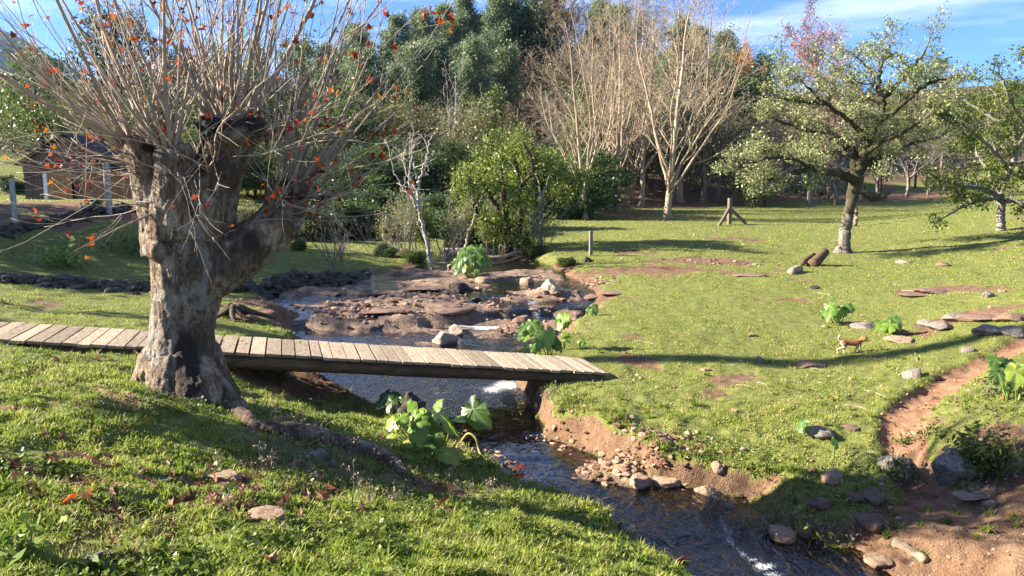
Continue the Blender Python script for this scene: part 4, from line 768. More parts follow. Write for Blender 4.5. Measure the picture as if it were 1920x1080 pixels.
for k, (px, py, pt, key, lb) in enumerate([(632,506,385,'thk0','bare multi-stemmed bush growing from the heaped stone wall'),(760,478,345,'thk2','vine-draped grey thicket on the far stream bank'),(790,470,370,'thk1','yellow-green leafy thicket behind the white forked tree'),(838,480,352,'thk2','tall grey thicket between white tree and stream'),(735,470,380,'thk0','bare thin-stemmed thicket at the wood margin'),(690,452,380,'thk0','low grey thicket in front of the dark trees'),(1020,470,370,'thk2','grey-green scrub at the foot of the bush tree'),(930,470,360,'thk2','pale scrub under the bush tree by the stream')]):
    topped(key, px, pt, 0, lb, 'thicket', py=py, cat='bush')
for px, py, pt, key, lb in [(590,452,395,'lowdk','dark shrub behind the forked limb of the pollard'),(640,448,380,'lowdk','dark shrub at the edge of the wood'),(700,440,360,'lowdk','dark shrub with shade beneath, above the grass strip'),(550,440,380,'lowol','loose brownish shrub beside the pollard limb'),(880,440,360,'lowdk','dark shrub by the head of the stream'),(820,442,370,'lowdk','dark shrub behind the thickets'),(1060,410,345,'lowdk','dark low shrub at the meadow corner by the bare trees'),(960,430,350,'lowmd','green shrub behind the bush tree'),(470,440,380,'lowol','brownish shrub behind the pollard trunk'),(720,480,455,'lowdk','low glossy clump at the grass edge below the thicket'),(1005,480,455,'lowmd','small green shrub where the fallen branches lie'),(1060,500,478,'lowmd','low green mound of plants at the stream meadow edge'),(780,492,465,'lowmd','low leafy plants by the white tree foot'),(175,395,370,'lowmd','bright small bush by the fence corner'),(560,470,445,'lowmd','low green scrub at the top of the grass strip'),(20,360,330,'lowdk','dark shrub beside the barn wall')]:
    topped(key, px, pt, 0, lb, 'shrub', py=py, cat='shrub', wide=1.5)

# ---- trees drawn from their own limb lines
def limb_tree(name, label, limbs, Y, P, bark, leaf, per, spread, size, seed, tint=.5, mosst=0., step=.55, sublen=(.8, 1.8), sparse=1., crownname='crown', skip=.25, asp=.55, updir=.3, flat=(1, 1, .8)):
    rng = np.random.default_rng(seed); mb = MB(); tips = []; t = thing(name, label, 'tree', (0, 0, 0))
    for L in limbs:
        A = np.array([(*at(px, py, Y+dy), wpx(r, Y)) for px, py, dy, r in L]); S = smooth_path(A, 7*len(A)); k = np.linspace(0, 1, len(S)); S[1:-1, :3] += rng.normal(0, .025, (len(S)-2, 3))
        tint_ = np.clip((sstep(A[0, 2]+.3, A[0, 2]+2.6, S[:, 2]) if L is limbs[0] else np.ones(len(S)))*mosst+rng.normal(0, .1, len(S)), 0, 1)
        tube(mb, S[:, :3], np.maximum(S[:, 3], .012), 10, tint_)
        if L is limbs[0] and P.get('bare0'): continue
        d = np.concatenate(([0], np.cumsum(np.linalg.norm(np.diff(S[:, :3], axis=0), axis=1)))); s = d[-1]*skip
        while s < d[-1]:
            i = min(np.searchsorted(d, s), len(S)-2); T = unit(S[i+1, :3]-S[i, :3]); dd = unit(T*.5+rng.normal(0, .75, 3)+np.array((0, 0, updir)))
            branch(mb, S[i, :3], dd, rng.uniform(*sublen), max(S[i, 3]*.4, .018), 1, P, rng, tips, mosst*.5); s += step*rng.uniform(.5, 1.5)
        branch(mb, S[-1, :3], unit(S[-1, :3]-S[-3, :3]), rng.uniform(*sublen), max(S[-1, 3]*.8, .018), 1, P, rng, tips, mosst*.4)
    mb.obj('trunk', M[bark], t)
    if leaf:
        C = np.array(tips); C = C[rng.random(len(C)) < sparse]; m2 = MB(); leaves(m2, C, per, spread, size, rng, tint, .28, asp=asp, flat=flat); m2.obj(crownname, M['leaf_'+leaf], t, False)
    return t
Yo = hit(1580, 472)[1]; PO = dict(PR['evergreen'], levels=4, seg=(0, 6, 4, 3), n=(0, 6, 4), ang=(0, 50, 45), ratio=(0, .5, .45), rr=(0, .5, .5), trop=(0, .2, .2, 0), wan=(0, .16, .18, .18), sides=(0, 4, 3, 3), tap=(0, .3, .4, .5), start=(0, .25, .2), lt=(0, .3, .3), rmin=.009, bare0=True)
limb_tree('mossy_tree', 'gnarled mossy tree with thin pale foliage standing alone on the meadow', [
    [(1579,478,0,19),(1582,463,0,12),(1588,420,0,10),(1596,380,0,9.5),(1604,345,0,11.5),(1608,325,0,11)],
    [(1606,338,0,9),(1570,326,-.3,7.5),(1530,318,-.6,6),(1495,322,-.8,5),(1465,334,-.9,3.5),(1435,335,-1,2.5),(1400,322,-1,1.6)],[(1530,318,-.6,4),(1490,300,-.9,3),(1450,295,-1.2,2.2),(1410,305,-1.4,1.5)],
    [(1606,330,0,10),(1604,300,.2,9),(1590,275,.3,8),(1570,262,.3,6),(1535,250,.6,4.5),(1490,238,.8,3),(1455,225,1,2)],
    [(1610,322,0,10),(1622,285,0,8),(1640,240,-.2,7),(1655,205,-.2,6),(1648,165,0,4.5),(1652,125,.2,3.5),(1668,85,.2,2)],
    [(1645,232,-.2,6),(1680,205,-.7,5),(1715,175,-1,4),(1745,155,-1.2,3),(1775,148,-1.4,2)],
    [(1612,318,0,8),(1640,300,.5,6),(1675,285,.8,5),(1710,270,1,3.5),(1745,262,1.1,2)],
    [(1650,205,-.2,5),(1620,180,.5,4),(1590,150,1,3.2),(1560,120,1.2,2)],
    [(1630,262,0,5),(1590,225,-1,4.2),(1550,195,-1.4,3.5),(1515,165,-1.7,2)],
    [(1652,190,-.2,4),(1690,150,.8,3.2),(1720,115,1.2,2.5),(1735,95,1.3,2)],
    [(1600,290,0,5),(1560,285,1.2,4),(1520,285,1.8,3),(1480,290,2,2)],
    [(1620,290,0,5),(1655,265,-1.5,4),(1690,250,-2.2,3),(1730,225,-2.5,2)],
    [(1640,240,0,4.5),(1610,200,1.8,3.5),(1640,150,2.4,3),(1610,110,2.6,2)],
    [(1545,195,-1.4,3),(1500,190,-1.5,2.5),(1465,185,-1.5,1.8)], [(1585,270,.3,5),(1520,215,1.5,3),(1480,175,1.8,2),(1470,140,1.8,1.6)]], Yo, PO, 'bark_moss', 'sage', 8, .15, .078, 5, .6, .92, .44, (.5, 1.3), .58, skip=.3, flat=(1, 1, .45))
Ye = hit(1877, 433)[1]
limb_tree('shiny_leaved_tree', 'spreading tree with glossy green leaves and pale limbs at the meadow edge', [
    [(1877,436,0,9),(1877,410,0,7.5),(1876,380,0,7),(1874,362,0,7)],
    [(1874,366,0,5),(1840,354,-.6,4),(1795,346,-1,3.2),(1750,330,-1.3,2)], [(1874,372,0,4.5),(1830,378,-.6,3.6),(1795,392,-1,2.8),(1775,405,-1.3,1.6)],
    [(1872,365,0,5),(1858,335,.2,4),(1846,310,.5,3.2),(1830,285,.9,2)], [(1876,362,0,6),(1893,320,.3,5),(1905,280,.4,4.5),(1900,230,.5,4),(1880,190,.6,3),(1850,160,.8,2)],
    [(1905,280,.4,4),(1930,240,0,4),(1935,190,-.3,3),(1925,130,-.4,2)], [(1893,320,.3,4),(1860,280,-.5,3.2),(1820,245,-1,2.6),(1780,215,-1.4,1.8)], [(1900,240,.5,3.5),(1850,215,.8,2.8),(1800,180,1.4,2.2),(1765,140,1.8,1.4)],
    [(1895,310,0,4),(1935,300,-1,3),(1965,310,-1.5,2)], [(1876,375,0,4),(1910,380,-.5,3.5),(1945,395,-.8,2.5)], [(1930,240,0,3),(1900,200,-1.2,2.5),(1880,150,-1.4,2)], [(1893,320,.3,4),(1920,330,1.2,3),(1960,280,1.8,2)], [(1905,300,.4,4),(1865,255,1.6,3),(1850,210,2.0,2)]], Ye, PO, 'bark_grey', 'glossy', 7, .16, .10, 6, .6, .1, .55, (.5, 1.0), .5, skip=.3)
Yb = hit(965, 472)[1]; PB = dict(PO, bare0=False, n=(0, 6, 4))
limb_tree('leafy_bush_tree', 'bright yellow-green many-stemmed tree beside the stream', [
    [(952,478,0,7),(948,440,0,6),(935,400,-.2,5),(915,360,-.4,4),(900,335,-.6,3)], [(968,478,.3,7),(972,430,.3,6),(975,380,.3,5),(970,335,.2,4),(965,295,.1,2.5)], [(985,478,0,6),(995,430,.2,5),(1005,380,.3,4),(1020,345,.4,3),(1025,315,.5,2)],
    [(960,478,-.3,6),(950,420,-.8,5),(945,365,-1.2,4),(940,320,-1.4,2.5)], [(975,470,0,5),(1010,410,0,4),(1040,370,0,3),(1065,350,0,2)], [(958,440,0,5),(920,420,-.8,3.5),(893,395,-1.2,2.5),(885,350,-1.4,2)], [(972,400,.3,4),(1000,345,1,3),(995,305,1.2,2)], [(985,440,.2,4),(1030,400,1.2,3),(1050,340,1.4,2)], [(948,390,-.2,4),(930,335,.8,3),(925,290,1,2)], [(975,350,-.2,3),(1000,315,-1,2.4),(985,275,-1.2,2)]], Yb, PB, 'bark_dark', 'lime', 10, .18, .095, 8, .62, .1, .44, (.45, 1.05), .50, skip=.28, updir=.05)
def sapling(name, label, limbs, py, seed, bark='bark_white', leaf=None):
    b = limbs[0][0]; Y = hit(b[0], py)[1]; return limb_tree(name, label, limbs, Y, dict(PO, bare0=False, n=(0, 4, 3), rmin=.006), bark, leaf, 2, .15, .08, seed, step=.7, sublen=(.3, .9), skip=.5)
sapling('white_forked_tree', 'slender white leafless tree forked like a Y on the stream bank', [[(810,506,0,4.5),(803,470,0,3.8),(792,420,0,3.5),(786,392,0,3.2)],[(787,395,0,3),(775,375,-.2,2.6),(768,345,-.3,2.2),(770,300,-.4,1.4)],[(787,392,0,3),(783,350,.2,2.4),(795,310,.3,2),(808,262,.4,1.2)],[(780,380,0,2),(755,350,0,1.6),(738,320,0,1)],[(786,365,0,2),(765,330,.3,1.5),(757,295,.4,1)],[(786,350,0,1.8),(775,310,-.5,1.3),(772,280,-.6,1)]], 506, 21)
sapling('leaning_bare_trunk', 'thin pale leaning trunk by the head of the stream', [[(872,468,0,3.6),(882,430,0,3.2),(895,395,0,2.8),(905,365,0,2)],[(895,395,0,2),(880,370,.3,1.4),(868,345,.4,1)]], 468, 22)
sapling('thin_straight_tree', 'thin straight pale-trunked tree beside the bush tree', [[(1016,468,0,3.4),(1014,430,0,3),(1011,395,0,2.7),(1012,365,0,2)],[(1012,380,0,1.8),(1025,345,0,1.2)]], 468, 23)
sapling('bare_pole_trunk', 'short bare leaning trunk behind the mossy tree', [[(1603,424,0,3.8),(1605,405,0,3.4),(1603,385,0,3),(1598,362,0,2.2)]], 424, 24, 'bark_twig')
# araucaria: tiers of upturned arms with dark tufts
rng = np.random.default_rng(31); t = thing('araucaria_tree', 'dark umbrella-crowned araucaria rising behind the pollard shoots', 'tree', (float(vray(215, 60)[0])*60, 60, H(float(vray(215, 60)[0])*60, 60)-.2)); mb = MB(); m2 = MB()
ht = EYE+float(vray(215, 25)[1])*60-t.location[2]; tube(mb, [(0, 0, 0), (.05, 0, ht*.5), (0, .05, ht)], [.3, .24, .1], 10, 0.)
C = []
for k in range(9):
    z = ht*(.58+.05*k); L = 3.4*(1-.055*k)
    for j in range(9):
        a = j*6.28/9+k*.5; pts = np.array([(math.cos(a)*L*u, math.sin(a)*L*u, z-.25*L*u*(1-u)*2+.30*L*u*u*u) for u in np.linspace(0, 1, 8)]); tube(mb, pts, np.linspace(.07, .03, 8), 4, 0.); C += list(pts[3:])
mb.obj('trunk', M['bark_dark'], t); leaves(m2, np.array(C), 9, .22, .34, rng, .35, .3, asp=.35); m2.obj('crown', M['leaf_dark'], t, False)
# trees beyond the picture's edge that shade the bank and draw the long shadow across the meadow
for (x, y, h, key, lb) in [(-19.5,17.4,5.6,'md0','broad green tree shading the low stone wall from outside the view'),(-20.5,19.8,6.2,'md1','broad green tree shading the fence bank from outside the view'),(-22,22.3,6.8,'dk0','dark tree shading the fence corner from outside the view'),(-23.5,24.8,6.8,'dk1','dark tree shading the end of the fence from outside the view'),(-26,27.5,6.5,'md1','green tree shading the ploughed plot from outside the view')]:
    plant_tree(key, (x, y, H(x, y)-.1), h/PROTO[key][2], 1.3, lb, 'shade_tree', wide=1.3)
plant_tree('fe0', (-15.5, 12.8, H(-15.5, 12.8)-.1), 1.05, .3, 'slender tree outside the view whose long shadow crosses the meadow', 'shade_tree', wide=.15)

t = thing('added_shade_tree', 'unseen leafy tree added outside the view so its shadow darkens the mound by the big root', 'tree', (-7.7, 6.05, H(-7.7, 6.05)-.1)); rng = np.random.default_rng(8); mb = MB(); tube(mb, [(0, 0, 0), (.03, 0, 1.4), (0, .02, 2.9)], [.06, .045, .02], 8, 0.)  # unseen tree, added and its crown sized only to shade the mound
C = rng.normal(0, 1, (260, 3)); C = C/np.linalg.norm(C, axis=1)[:, None]*rng.random((260, 1))**.4*np.array((.6, .42, .62))+(0, 0, 2.95-t.location[2])
for c in C[::6]: tube(mb, [(0, 0, 2.2), (c[0]*.5, c[1]*.5, (2.3+c[2])*.5+.1), c], [.015, .01, .004], 4, 0.)
mb.obj('trunk', M['bark_grey'], t); m2 = MB(); leaves(m2, C, 12, .10, .10, rng, .5, .3); m2.obj('crown', M['leaf_mid'], t, False)
# ------------------------------------------------------------------ barn, fence, posts
M['boards'] = wood_mat('old_boards', (.035, .022, .02), (.115, .077, .068), (.26, .20, .175), (6, 6, .5), 4)
M['door_wood'] = wood_mat('brown_door', (.20, .105, .045), (.34, .185, .08), (.45, .26, .13), (4, 4, .6), 4)
M['shed_wall'] = wood_mat('red_brown_wall', (.14, .06, .035), (.25, .115, .07), (.36, .19, .12), (1, 1, 5), 3)
M['rooftile'] = wood_mat('old_roof', (.03, .022, .02), (.075, .055, .048), (.14, .10, .085), (1, 5, 1), 3)
M['post_wood'] = wood_mat('grey_post', (.15, .13, .11), (.36, .33, .29), (.55, .52, .47), (7, 7, .8), 5)
M['white_paint'] = wood_mat('white_post', (.5, .5, .52), (.68, .68, .70), (.78, .78, .79), (2, 2, .5), 3)
M['wire'] = (lambda n: n.done(n.pbr((.22, .20, .19), .5, None, .5, Metallic=.6)))(NT('fence_wire'))
YB = 45.; bx = lambda px: float(vray(px, 370)[0])*YB
zb = H(bx(130), YB)-.05; barn = thing('barn', 'old weathered board barn with brown double doors and a red-brown lean-to', 'barn', (bx(131), YB, zb)); r = np.random.default_rng(9)
x0, x1 = bx(47)-bx(131), bx(215)-bx(131); ev, pk = 2.15, 3.75
mb = MB(); x = x0
while x < x1-.02:
    w = min(r.uniform(.12, .24), x1-x); d0, d1 = bx(92)-bx(131), bx(138)-bx(131)
    hA = ev+(pk-ev)*(1-abs((x+w/2)-(x0+x1)/2)/((x1-x0)/2)); z0 = 1.66 if d0-.05 < x+w/2 < d1+.05 else -.3; t = r.random()
    box(mb, (x+w/2, r.normal(0, .012), (1.55+.3*0+hA)/2+.0), (w-.012, .04, hA-1.55), t*.8+.25)
    if z0 < 0: box(mb, (x+w/2, r.normal(0, .012)+.03, (1.58+z0)/2), (w-.012, .04, 1.58-z0), r.random()*.5)
    x += w
for sx in (x0+.05, x1-.05): box(mb, (sx, 3.5, ev/2-.15), (.06, 6.9, ev+.2), .3)
box(mb, ((x0+x1)/2, 6.9, ev/2), (x1-x0, .06, ev+.2), .3); mb.obj('wall', M['boards'], barn, False)
mb = MB()
for s in (-1, 1):
    a = math.atan2(pk-ev, (x1-x0)/2); L = (x1-x0)/2/math.cos(a)+.35; cxm = (x0+x1)/2
    v = np.array([(cxm, -.35, pk+.06), (cxm, 7.2, pk+.06), (cxm+s*L*math.cos(a), 7.2, pk+.06-L*math.sin(a)), (cxm+s*L*math.cos(a), -.35, pk+.06-L*math.sin(a))]); v = np.vstack((v, v+np.array((0, 0, .07))))
    mb.add(v, np.array([(0, 1, 2, 3), (7, 6, 5, 4), (0, 3, 7, 4), (1, 5, 6, 2), (3, 2, 6, 7), (0, 4, 5, 1)]), .5)
mb.obj('roof', M['rooftile'], barn, False)
for xa, xb in ((93, 114.5), (115.2, 137)):
    mb = MB(); w = bx(xb)-bx(xa); box(mb, ((bx(xa)+bx(xb))/2-bx(131), -.03, .75), (w, .05, 1.75), r.uniform(.3, .6)); box(mb, ((bx(xa)+bx(xb))/2-bx(131), -.065, 1.3), (w*.96, .025, .1), .4); mb.obj('door', M['door_wood'], barn, False)
mb = MB(); box(mb, (bx(89)-bx(131), -.08, .7), (.2, .12, 1.75), .7); mb.obj('door_post', M['white_paint'], barn, False)
mb = MB(); box(mb, ((bx(172)+bx(300))/2-bx(131), -.9, .65), (bx(300)-bx(172), .12, 1.9), .5); box(mb, (bx(172)-bx(131), .2, .65), (.12, 2.1, 1.9), .5); mb.obj('lean_to_wall', M['shed_wall'], barn, False)
mb = MB(); box(mb, ((bx(168)+bx(305))/2-bx(131), .1, 1.7), (bx(305)-bx(168), 2.5, .08), .5); mb.obj('lean_to_roof', M['rooftile'], barn, False)
fence = thing('wire_fence', 'wire fence with two weathered grey posts along the ploughed plot', 'fence', tuple(hit(28, 434)))
fo = np.array(fence.location); tops = []
for px, pb, pt, w in ((29,434,336,9.5),(205,404,308,12),(-75,470,365,11)):
    p = hit(px, pb); hgt = (pb-pt)*p[1]/FPX; mb = MB(); q = p-fo; rr_ = wpx(w, p[1])/2
    zz = np.linspace(-.3, hgt, 10); tube(mb, np.column_stack((q[0]+r.normal(0, .006, 10), q[1]+r.normal(0, .006, 10), q[2]+zz)), rr_*(1+r.normal(0, .05, 10)), 7, .6); mb.obj('post', M['post_wood'], fence, False); tops.append((q, hgt))
for a in (2, 0):
    b = {2: 0, 0: 1}[a]; mb = MB()
    for k in range(6):
        u = .12+.16*k; A = tops[a][0]+np.array((0, -.07, u*tops[a][1])); B = tops[b][0]+np.array((0, -.07, u*tops[b][1])); s = np.linspace(0, 1, 9)[:, None]; pts = A+(B-A)*s; pts[:, 2] -= .04*np.sin(s[:, 0]*3.14); tube(mb, pts, .004, 4)
    mb.obj('wire', M['wire'], fence)
for px, pb, pt, lb in ((153,402,380,'short thin stake beside the bright bush at the fence'),(171,400,378,'second thin stake, nearer the tall fence post')):
    p = hit(px, pb); mb = MB(); tube(mb, [p-(0, 0, .2), p+(0, 0, (pb-pt)*p[1]/FPX)], .035, 6, .5); tag(mb.obj('stake', M['post_wood']), lb, 'stake')
M['brace_wood2'] = wood_mat('lichen_post', (.12, .11, .08), (.26, .245, .19), (.40, .385, .32), (7, 7, .8), 5); p = hit(1107, 478); mb = MB(); zz = np.linspace(-.3, 45*p[1]/FPX, 6); tube(mb, np.column_stack((0*zz+p[0]+r.normal(0, .006, 6), 0*zz+p[1], p[2]+zz)), .07, 7, .1); tag(mb.obj('fence_post', M['brace_wood2'], None, False), 'single short grey post on the meadow by the stream', 'post')
rock(1102,492,22,16,'dark','dark clod of earth at the foot of the single grey post',1)
p = hit(1367, 421); y = p[1]; bp = thing('braced_post', 'leaning-braced wooden post with two struts on the meadow', 'post', tuple(p)); s = y/FPX
M['brace_wood'] = wood_mat('brown_post', (.09, .06, .045), (.20, .15, .115), (.32, .26, .21), (7, 7, .8), 5)
for nm, a, b, w in (('post', (0, 0, -.3), (0, 0, 49*s), 4.5), ('strut', (-1*s, -.02, 30*s), (-30*s, -.9, -.12), 3.2), ('strut', (1*s, -.02, 30*s), (34*s, .3, .05), 3.2)):
    mb = MB(); tube(mb, np.linspace(a, b, 5), w*s, 7, .35); mb.obj(nm, M['brace_wood'], bp, False)
# ------------------------------------------------------------------ logs, stumps, sticks
M['stick_wood'] = wood_mat('weathered_stick', (.14, .10, .07), (.30, .23, .165), (.42, .35, .27), (3, 3, 3), 4)
M['pale_wood'] = wood_mat('bleached_wood', (.16, .105, .065), (.34, .245, .165), (.48, .38, .28), (3, 3, 3), 7, 1.0)
def log(pix, r0, r1, label, mat='log', cat='log', name='fallen_log', lift=.6, dys=None, n=12, hollow=False):
    P = []
    for k, (px, py) in enumerate(pix):
        p = hit(px, py); P.append(p)
    P = np.array(P); rr_ = np.linspace(wpx(r0, P[:, 1].mean()), wpx(r1, P[:, 1].mean()), n); S = smooth_path(P, n); S[:, 2] = np.maximum(S[:, 2], H(S[:, 0], S[:, 1]))+rr_*lift
    mb = MB(); tube(mb, S, rr_*(1+.10*np.sin(np.arange(n)*2.1)), 10, .5); return tag(mb.obj(name, M[mat]), label, cat)
lp = hit(1522, 500); mb = MB(); e = at(1548, 472, lp[1]+.5); S = np.linspace(lp+(0, 0, .02), e, 8); tube(mb, S, wpx(np.array((11,11,10,10,9,9,8,8)), lp[1]), 10, .35, cap=True); S2 = np.linspace(lp+(-.25, .1, .1), e+(-.32, .1, -.12), 6); tube(mb, S2, wpx(6, lp[1]), 8, .3)
tag(mb.obj('split_log', M['log']), 'dark split log propped up near the mossy tree', 'log')
log([(1483,515),(1500,508)], 7, 7, 'short sawn log end beside the dark split log', 'pale_wood')
log([(1676,1022),(1705,1036),(1736,1056)], 10, 8, 'pale bleached log lying on the dirt landing', 'pale_wood')
log([(868,508),(905,503),(940,497),(985,483)], 4, 2.5, 'dark fallen branch across the head of the stream', 'log', 'branch', 'fallen_branch', 1.)
log([(915,492),(945,490),(965,482),(1000,480)], 3.5, 3, 'pale bent fallen branch by the foot of the bush tree', 'pale_wood', 'branch', 'fallen_branch', 2.5)
log([(840,505),(900,502)], 3, 3, 'pale straight pole lying across the upper stream', 'pale_wood', 'branch', 'fallen_branch', 2.)
for k, (a, b, lb) in enumerate([((1330,665),(1375,668),'thin pale stick on the grass in the long shadow edge'),((1513,690),(1545,698),'pale stick below the dog'),((1470,683),(1482,694),'pale chip of wood short of the dog'),((1585,742),(1625,747),'pale stick on the grass near the dirt path'),((1486,742),(1505,748),'white splinter on the open grass'),((1535,550),(1560,558),'thin pale stick far out on the meadow'),((1190,640),(1232,648),'twig at the top of the stream bank past the bridge'),((1620,732),(1665,748),'brown stick near the grey rock by the path'),((1420,718),(1440,726),'pale bark chip among brown clods'),((1380,722),(1420,730),'brown bark strip on the grass'),((1585,760),(1630,770),'long thin stick close to the path'),((1690,545),(1740,552),'pale root across the upper bare patch'),((300,528),(290,532),'pale branch end by the low stone wall')]):
    log([a, ((a[0]+b[0])/2+2, (a[1]+b[1])/2-2), b], .9, .5, lb, 'stick_wood', 'stick', 'stick', .8, n=7)
# root stump behind the pollard
mb = MB(); p = hit(440, 598)
for k in range(13):
    an = k*.5+.2; L = r.uniform(.35, .7); wv = r.normal(0, .5); S = np.array([(p[0]+math.cos(an+wv*u)*L*u, p[1]+math.sin(an+wv*u)*L*u, max(p[2]+.24*(1-u)**1.3, H(p[0]+math.cos(an+wv*u)*L*u, p[1]+math.sin(an+wv*u)*L*u))+.0) for u in np.linspace(0.05, 1, 10)]); tube(mb, S, np.linspace(.075, .012, 10)*r.uniform(.6, 1.2), 7, r.uniform(.3, 1))
tag(mb.obj('root_stump', M['bark_dark']), 'dark root stump spreading on the bank behind the pollard', 'stump')
# ------------------------------------------------------------------ dog
def dog():
    p = hit(1594, 663); mb = MB(); s = 1.0
    def T(L, n=10): A = np.array(L, float); S = smooth_path(A, 5*len(A)); tube(mb, S[:, :3], np.maximum(S[:, 3], .004), n)
    T([(-.165,0,.185,.030),(-.13,0,.185,.052),(-.05,0,.183,.050),(.04,0,.182,.056),(.11,0,.182,.060),(.15,0,.195,.048)], 14)
    T([(.13,0,.20,.046),(.165,-.005,.23,.038),(.195,-.015,.25,.036)]); T([(.185,-.015,.252,.040),(.215,-.035,.252,.040),(.235,-.05,.244,.030),(.262,-.068,.236,.018),(.274,-.075,.234,.012)])
    T([(-.155,0,.205,.018),(-.185,0,.235,.015),(-.195,.0,.27,.015),(-.178,0,.295,.014),(-.155,0,.297,.008)])
    for x, y, f, kn in ((.125,-.035,.165,.14),(.12,.035,.085,.115)): T([(x,y,.17,.030),(kn+.0,y,.105,.019),((kn+f)/2,y,.055,.013),(f,y,.014,.013),(f+.02,y,.010,.010)])
    for x, y, f in ((-.125,-.035,-.205),(-.12,.035,-.085)): T([(x,y,.17,.040),(x+.025,y,.115,.026),(f-.012,y,.075,.014),(f,y,.04,.012),(f+.004,y,.013,.013),(f+.024,y,.010,.010)])
    em, co, nr = remesh(mb, .006, 4)
    white = np.maximum(sstep(.075, .02, co[:, 2])*.7, sstep(.245, .262, co[:, 0])); white = np.maximum(white, sstep(.235, .285, co[:, 2])*(co[:, 0] < -.1)); white = np.maximum(white, sstep(.165, .14, co[:, 2])*.8*(np.abs(co[:, 0]) < .25)); white = np.maximum(white, sstep(-.12, -.17, co[:, 0])*.6)
    set_tint(em, np.clip(white+.2*fbm3(co*30, 4, 3), 0, 1)); n = NT('dog_fur'); c = n.ramp(n.attr('tint'), [(0., (.19, .085, .035)), (.5, (.32, .19, .10)), (1., (.55, .46, .37))]); M['fur'] = n.done(n.pbr(c, .8, n.bump(n.noise(90, 4, .6, n.scaled(n.geo(), (.3, 1, 1))), .5, .01), .2)); em.materials.append(M['fur'])
    o = link('dog', em); o.location = p; o.rotation_euler = (0, 0, -.08); tag(o, 'small tan dog with pale legs and curled white tail trotting over the grass', 'dog')
    n = NT('dog_dark'); M['dogdark'] = n.done(n.pbr((.02, .015, .012), .35, None, .5))
    for y in (-.058, .008):
        mb = MB(); b = np.array((.198, y+.004, .278)); v = np.array([b+(-.014, 0, -.005), b+(.014, -.006 if y < -.02 else .006, -.005), b+(.0, .006, -.012), b+(-.004, (-.014 if y < -.02 else .014), .034)]); mb.add(v, np.array([(0, 1, 3), (1, 2, 3), (2, 0, 3), (0, 2, 1)])); mb.obj('ear', M['fur'], o)
    for y, x in ((-.066, .229), (-.022, .243)): mb = MB(); ball(mb, (x, y, .262), .0065); mb.obj('eye', M['dogdark'], o)
    mb = MB(); ball(mb, (.280, -.079, .238), .0085); mb.obj('nose', M['dogdark'], o)
dog()
# ------------------------------------------------------------------ elephant-ear plants
def taro_mat():
    n = NT('elephant_ear_leaf'); t = n.attr('tint'); g = n.geo(); c = n.ramp(t, [(0, (.020, .055, .014)), (.3, (.065, .15, .025)), (.6, (.19, .31, .035)), (.82, (.33, .38, .055)), (1, (.42, .36, .10))])
    c = n.mix(n.math('MULTIPLY', n.attr('vein'), .55), c, (.30, .38, .13)); c = n.mix(n.ramp(n.noise(14, 4, .6, g), [(.5, 0.), (.7, .25)]), c, (.2, .2, .04))
    c = n.mix(n.math('MULTIPLY', n.attr('rim'), n.ramp(n.noise(9, 4, .6, g), [(.5, 0.), (.62, .85)])), c, (.20, .12, .045))
    a = n.pbr(c, .38, n.bump(n.noise(30, 3, .5, g), .35, .01), .45); tr = n.n('BsdfTranslucent', Color=n.mix(.6, c, (.22, .40, .03))).outputs[0]; mx = n.n('MixShader', Fac=.42); n.put(mx, 'i1', a); n.put(mx, 'i2', tr); return n.done(mx.outputs[0])
M['taro'] = taro_mat(); M['taro_stem'] = leaf_mat('elephant_ear_stem', (.09, .15, .02), (.25, .33, .06), (.40, .36, .12), .2, .4)
_ph = np.linspace(-math.pi, math.pi, 41)[:-1]; _rad = np.interp(np.abs(_ph), np.radians((0, 14, 30, 60, 90, 120, 150, 168, 180)), (1.0, .93, .80, .62, .56, .58, .60, .42, .13))
def taro_leaf(parent, attach, tip, normal, size, tint, rng, droop=.35, width=1.):
    attach = np.asarray(attach); X = unit(np.asarray(tip)-attach); N = np.asarray(normal, float); N = unit(N-X*(N@X)); Yv = np.cross(N, X); v = [attach]; ve = [1.]; vr = [0.]; tear = 1-.35*(rng.random(40) < .10)-.12*rng.random(40)*(rng.random(40) < .4); wob = rng.uniform(0, 6.3)
    for u in (.2, .4, .6, .8, 1.):
        rr_ = _rad*u*(1+(.05*np.sin(_ph*9+wob) if u == 1 else 0))*(tear if u == 1 else 1); x = rr_*np.cos(_ph); y = rr_*np.sin(_ph)*width; z = -droop*(x*x*.55+y*y*1.0)*np.sign(1)-.03+.22*np.abs(y)*.6-.02*u*np.cos(_ph*10)-.06*u*u*np.sin(_ph*5+wob)
        v += list(attach+size*(x[:, None]*X+y[:, None]*Yv+z[:, None]*N)); vr += [sstep(.7, 1.05, u)]*40; ve += list(np.clip(np.maximum(np.exp(-(_ph/.07/(1/u))**2), .55*np.maximum(0, np.cos(_ph*10))**14*(np.abs(_ph) < 2.9)), 0, 1))
    n = 40; k = np.arange(n); fs = [np.stack((0*k, 1+k, 1+(k+1) % n), -1)]
    for j in range(4): fs.append(np.stack((1+j*n+k, 1+(j+1)*n+k, 1+(j+1)*n+(k+1) % n, 1+j*n+(k+1) % n), -1))
    mb = MB(); mb.add(np.array(v), fs, tint); o = mb.obj('leaf', M['taro'], parent); a = o.data.attributes.new('vein', 'FLOAT', 'POINT'); a.data.foreach_set('value', np.array(ve, np.float32)); a = o.data.attributes.new('rim', 'FLOAT', 'POINT'); a.data.foreach_set('value', np.array(vr, np.float32)); return o
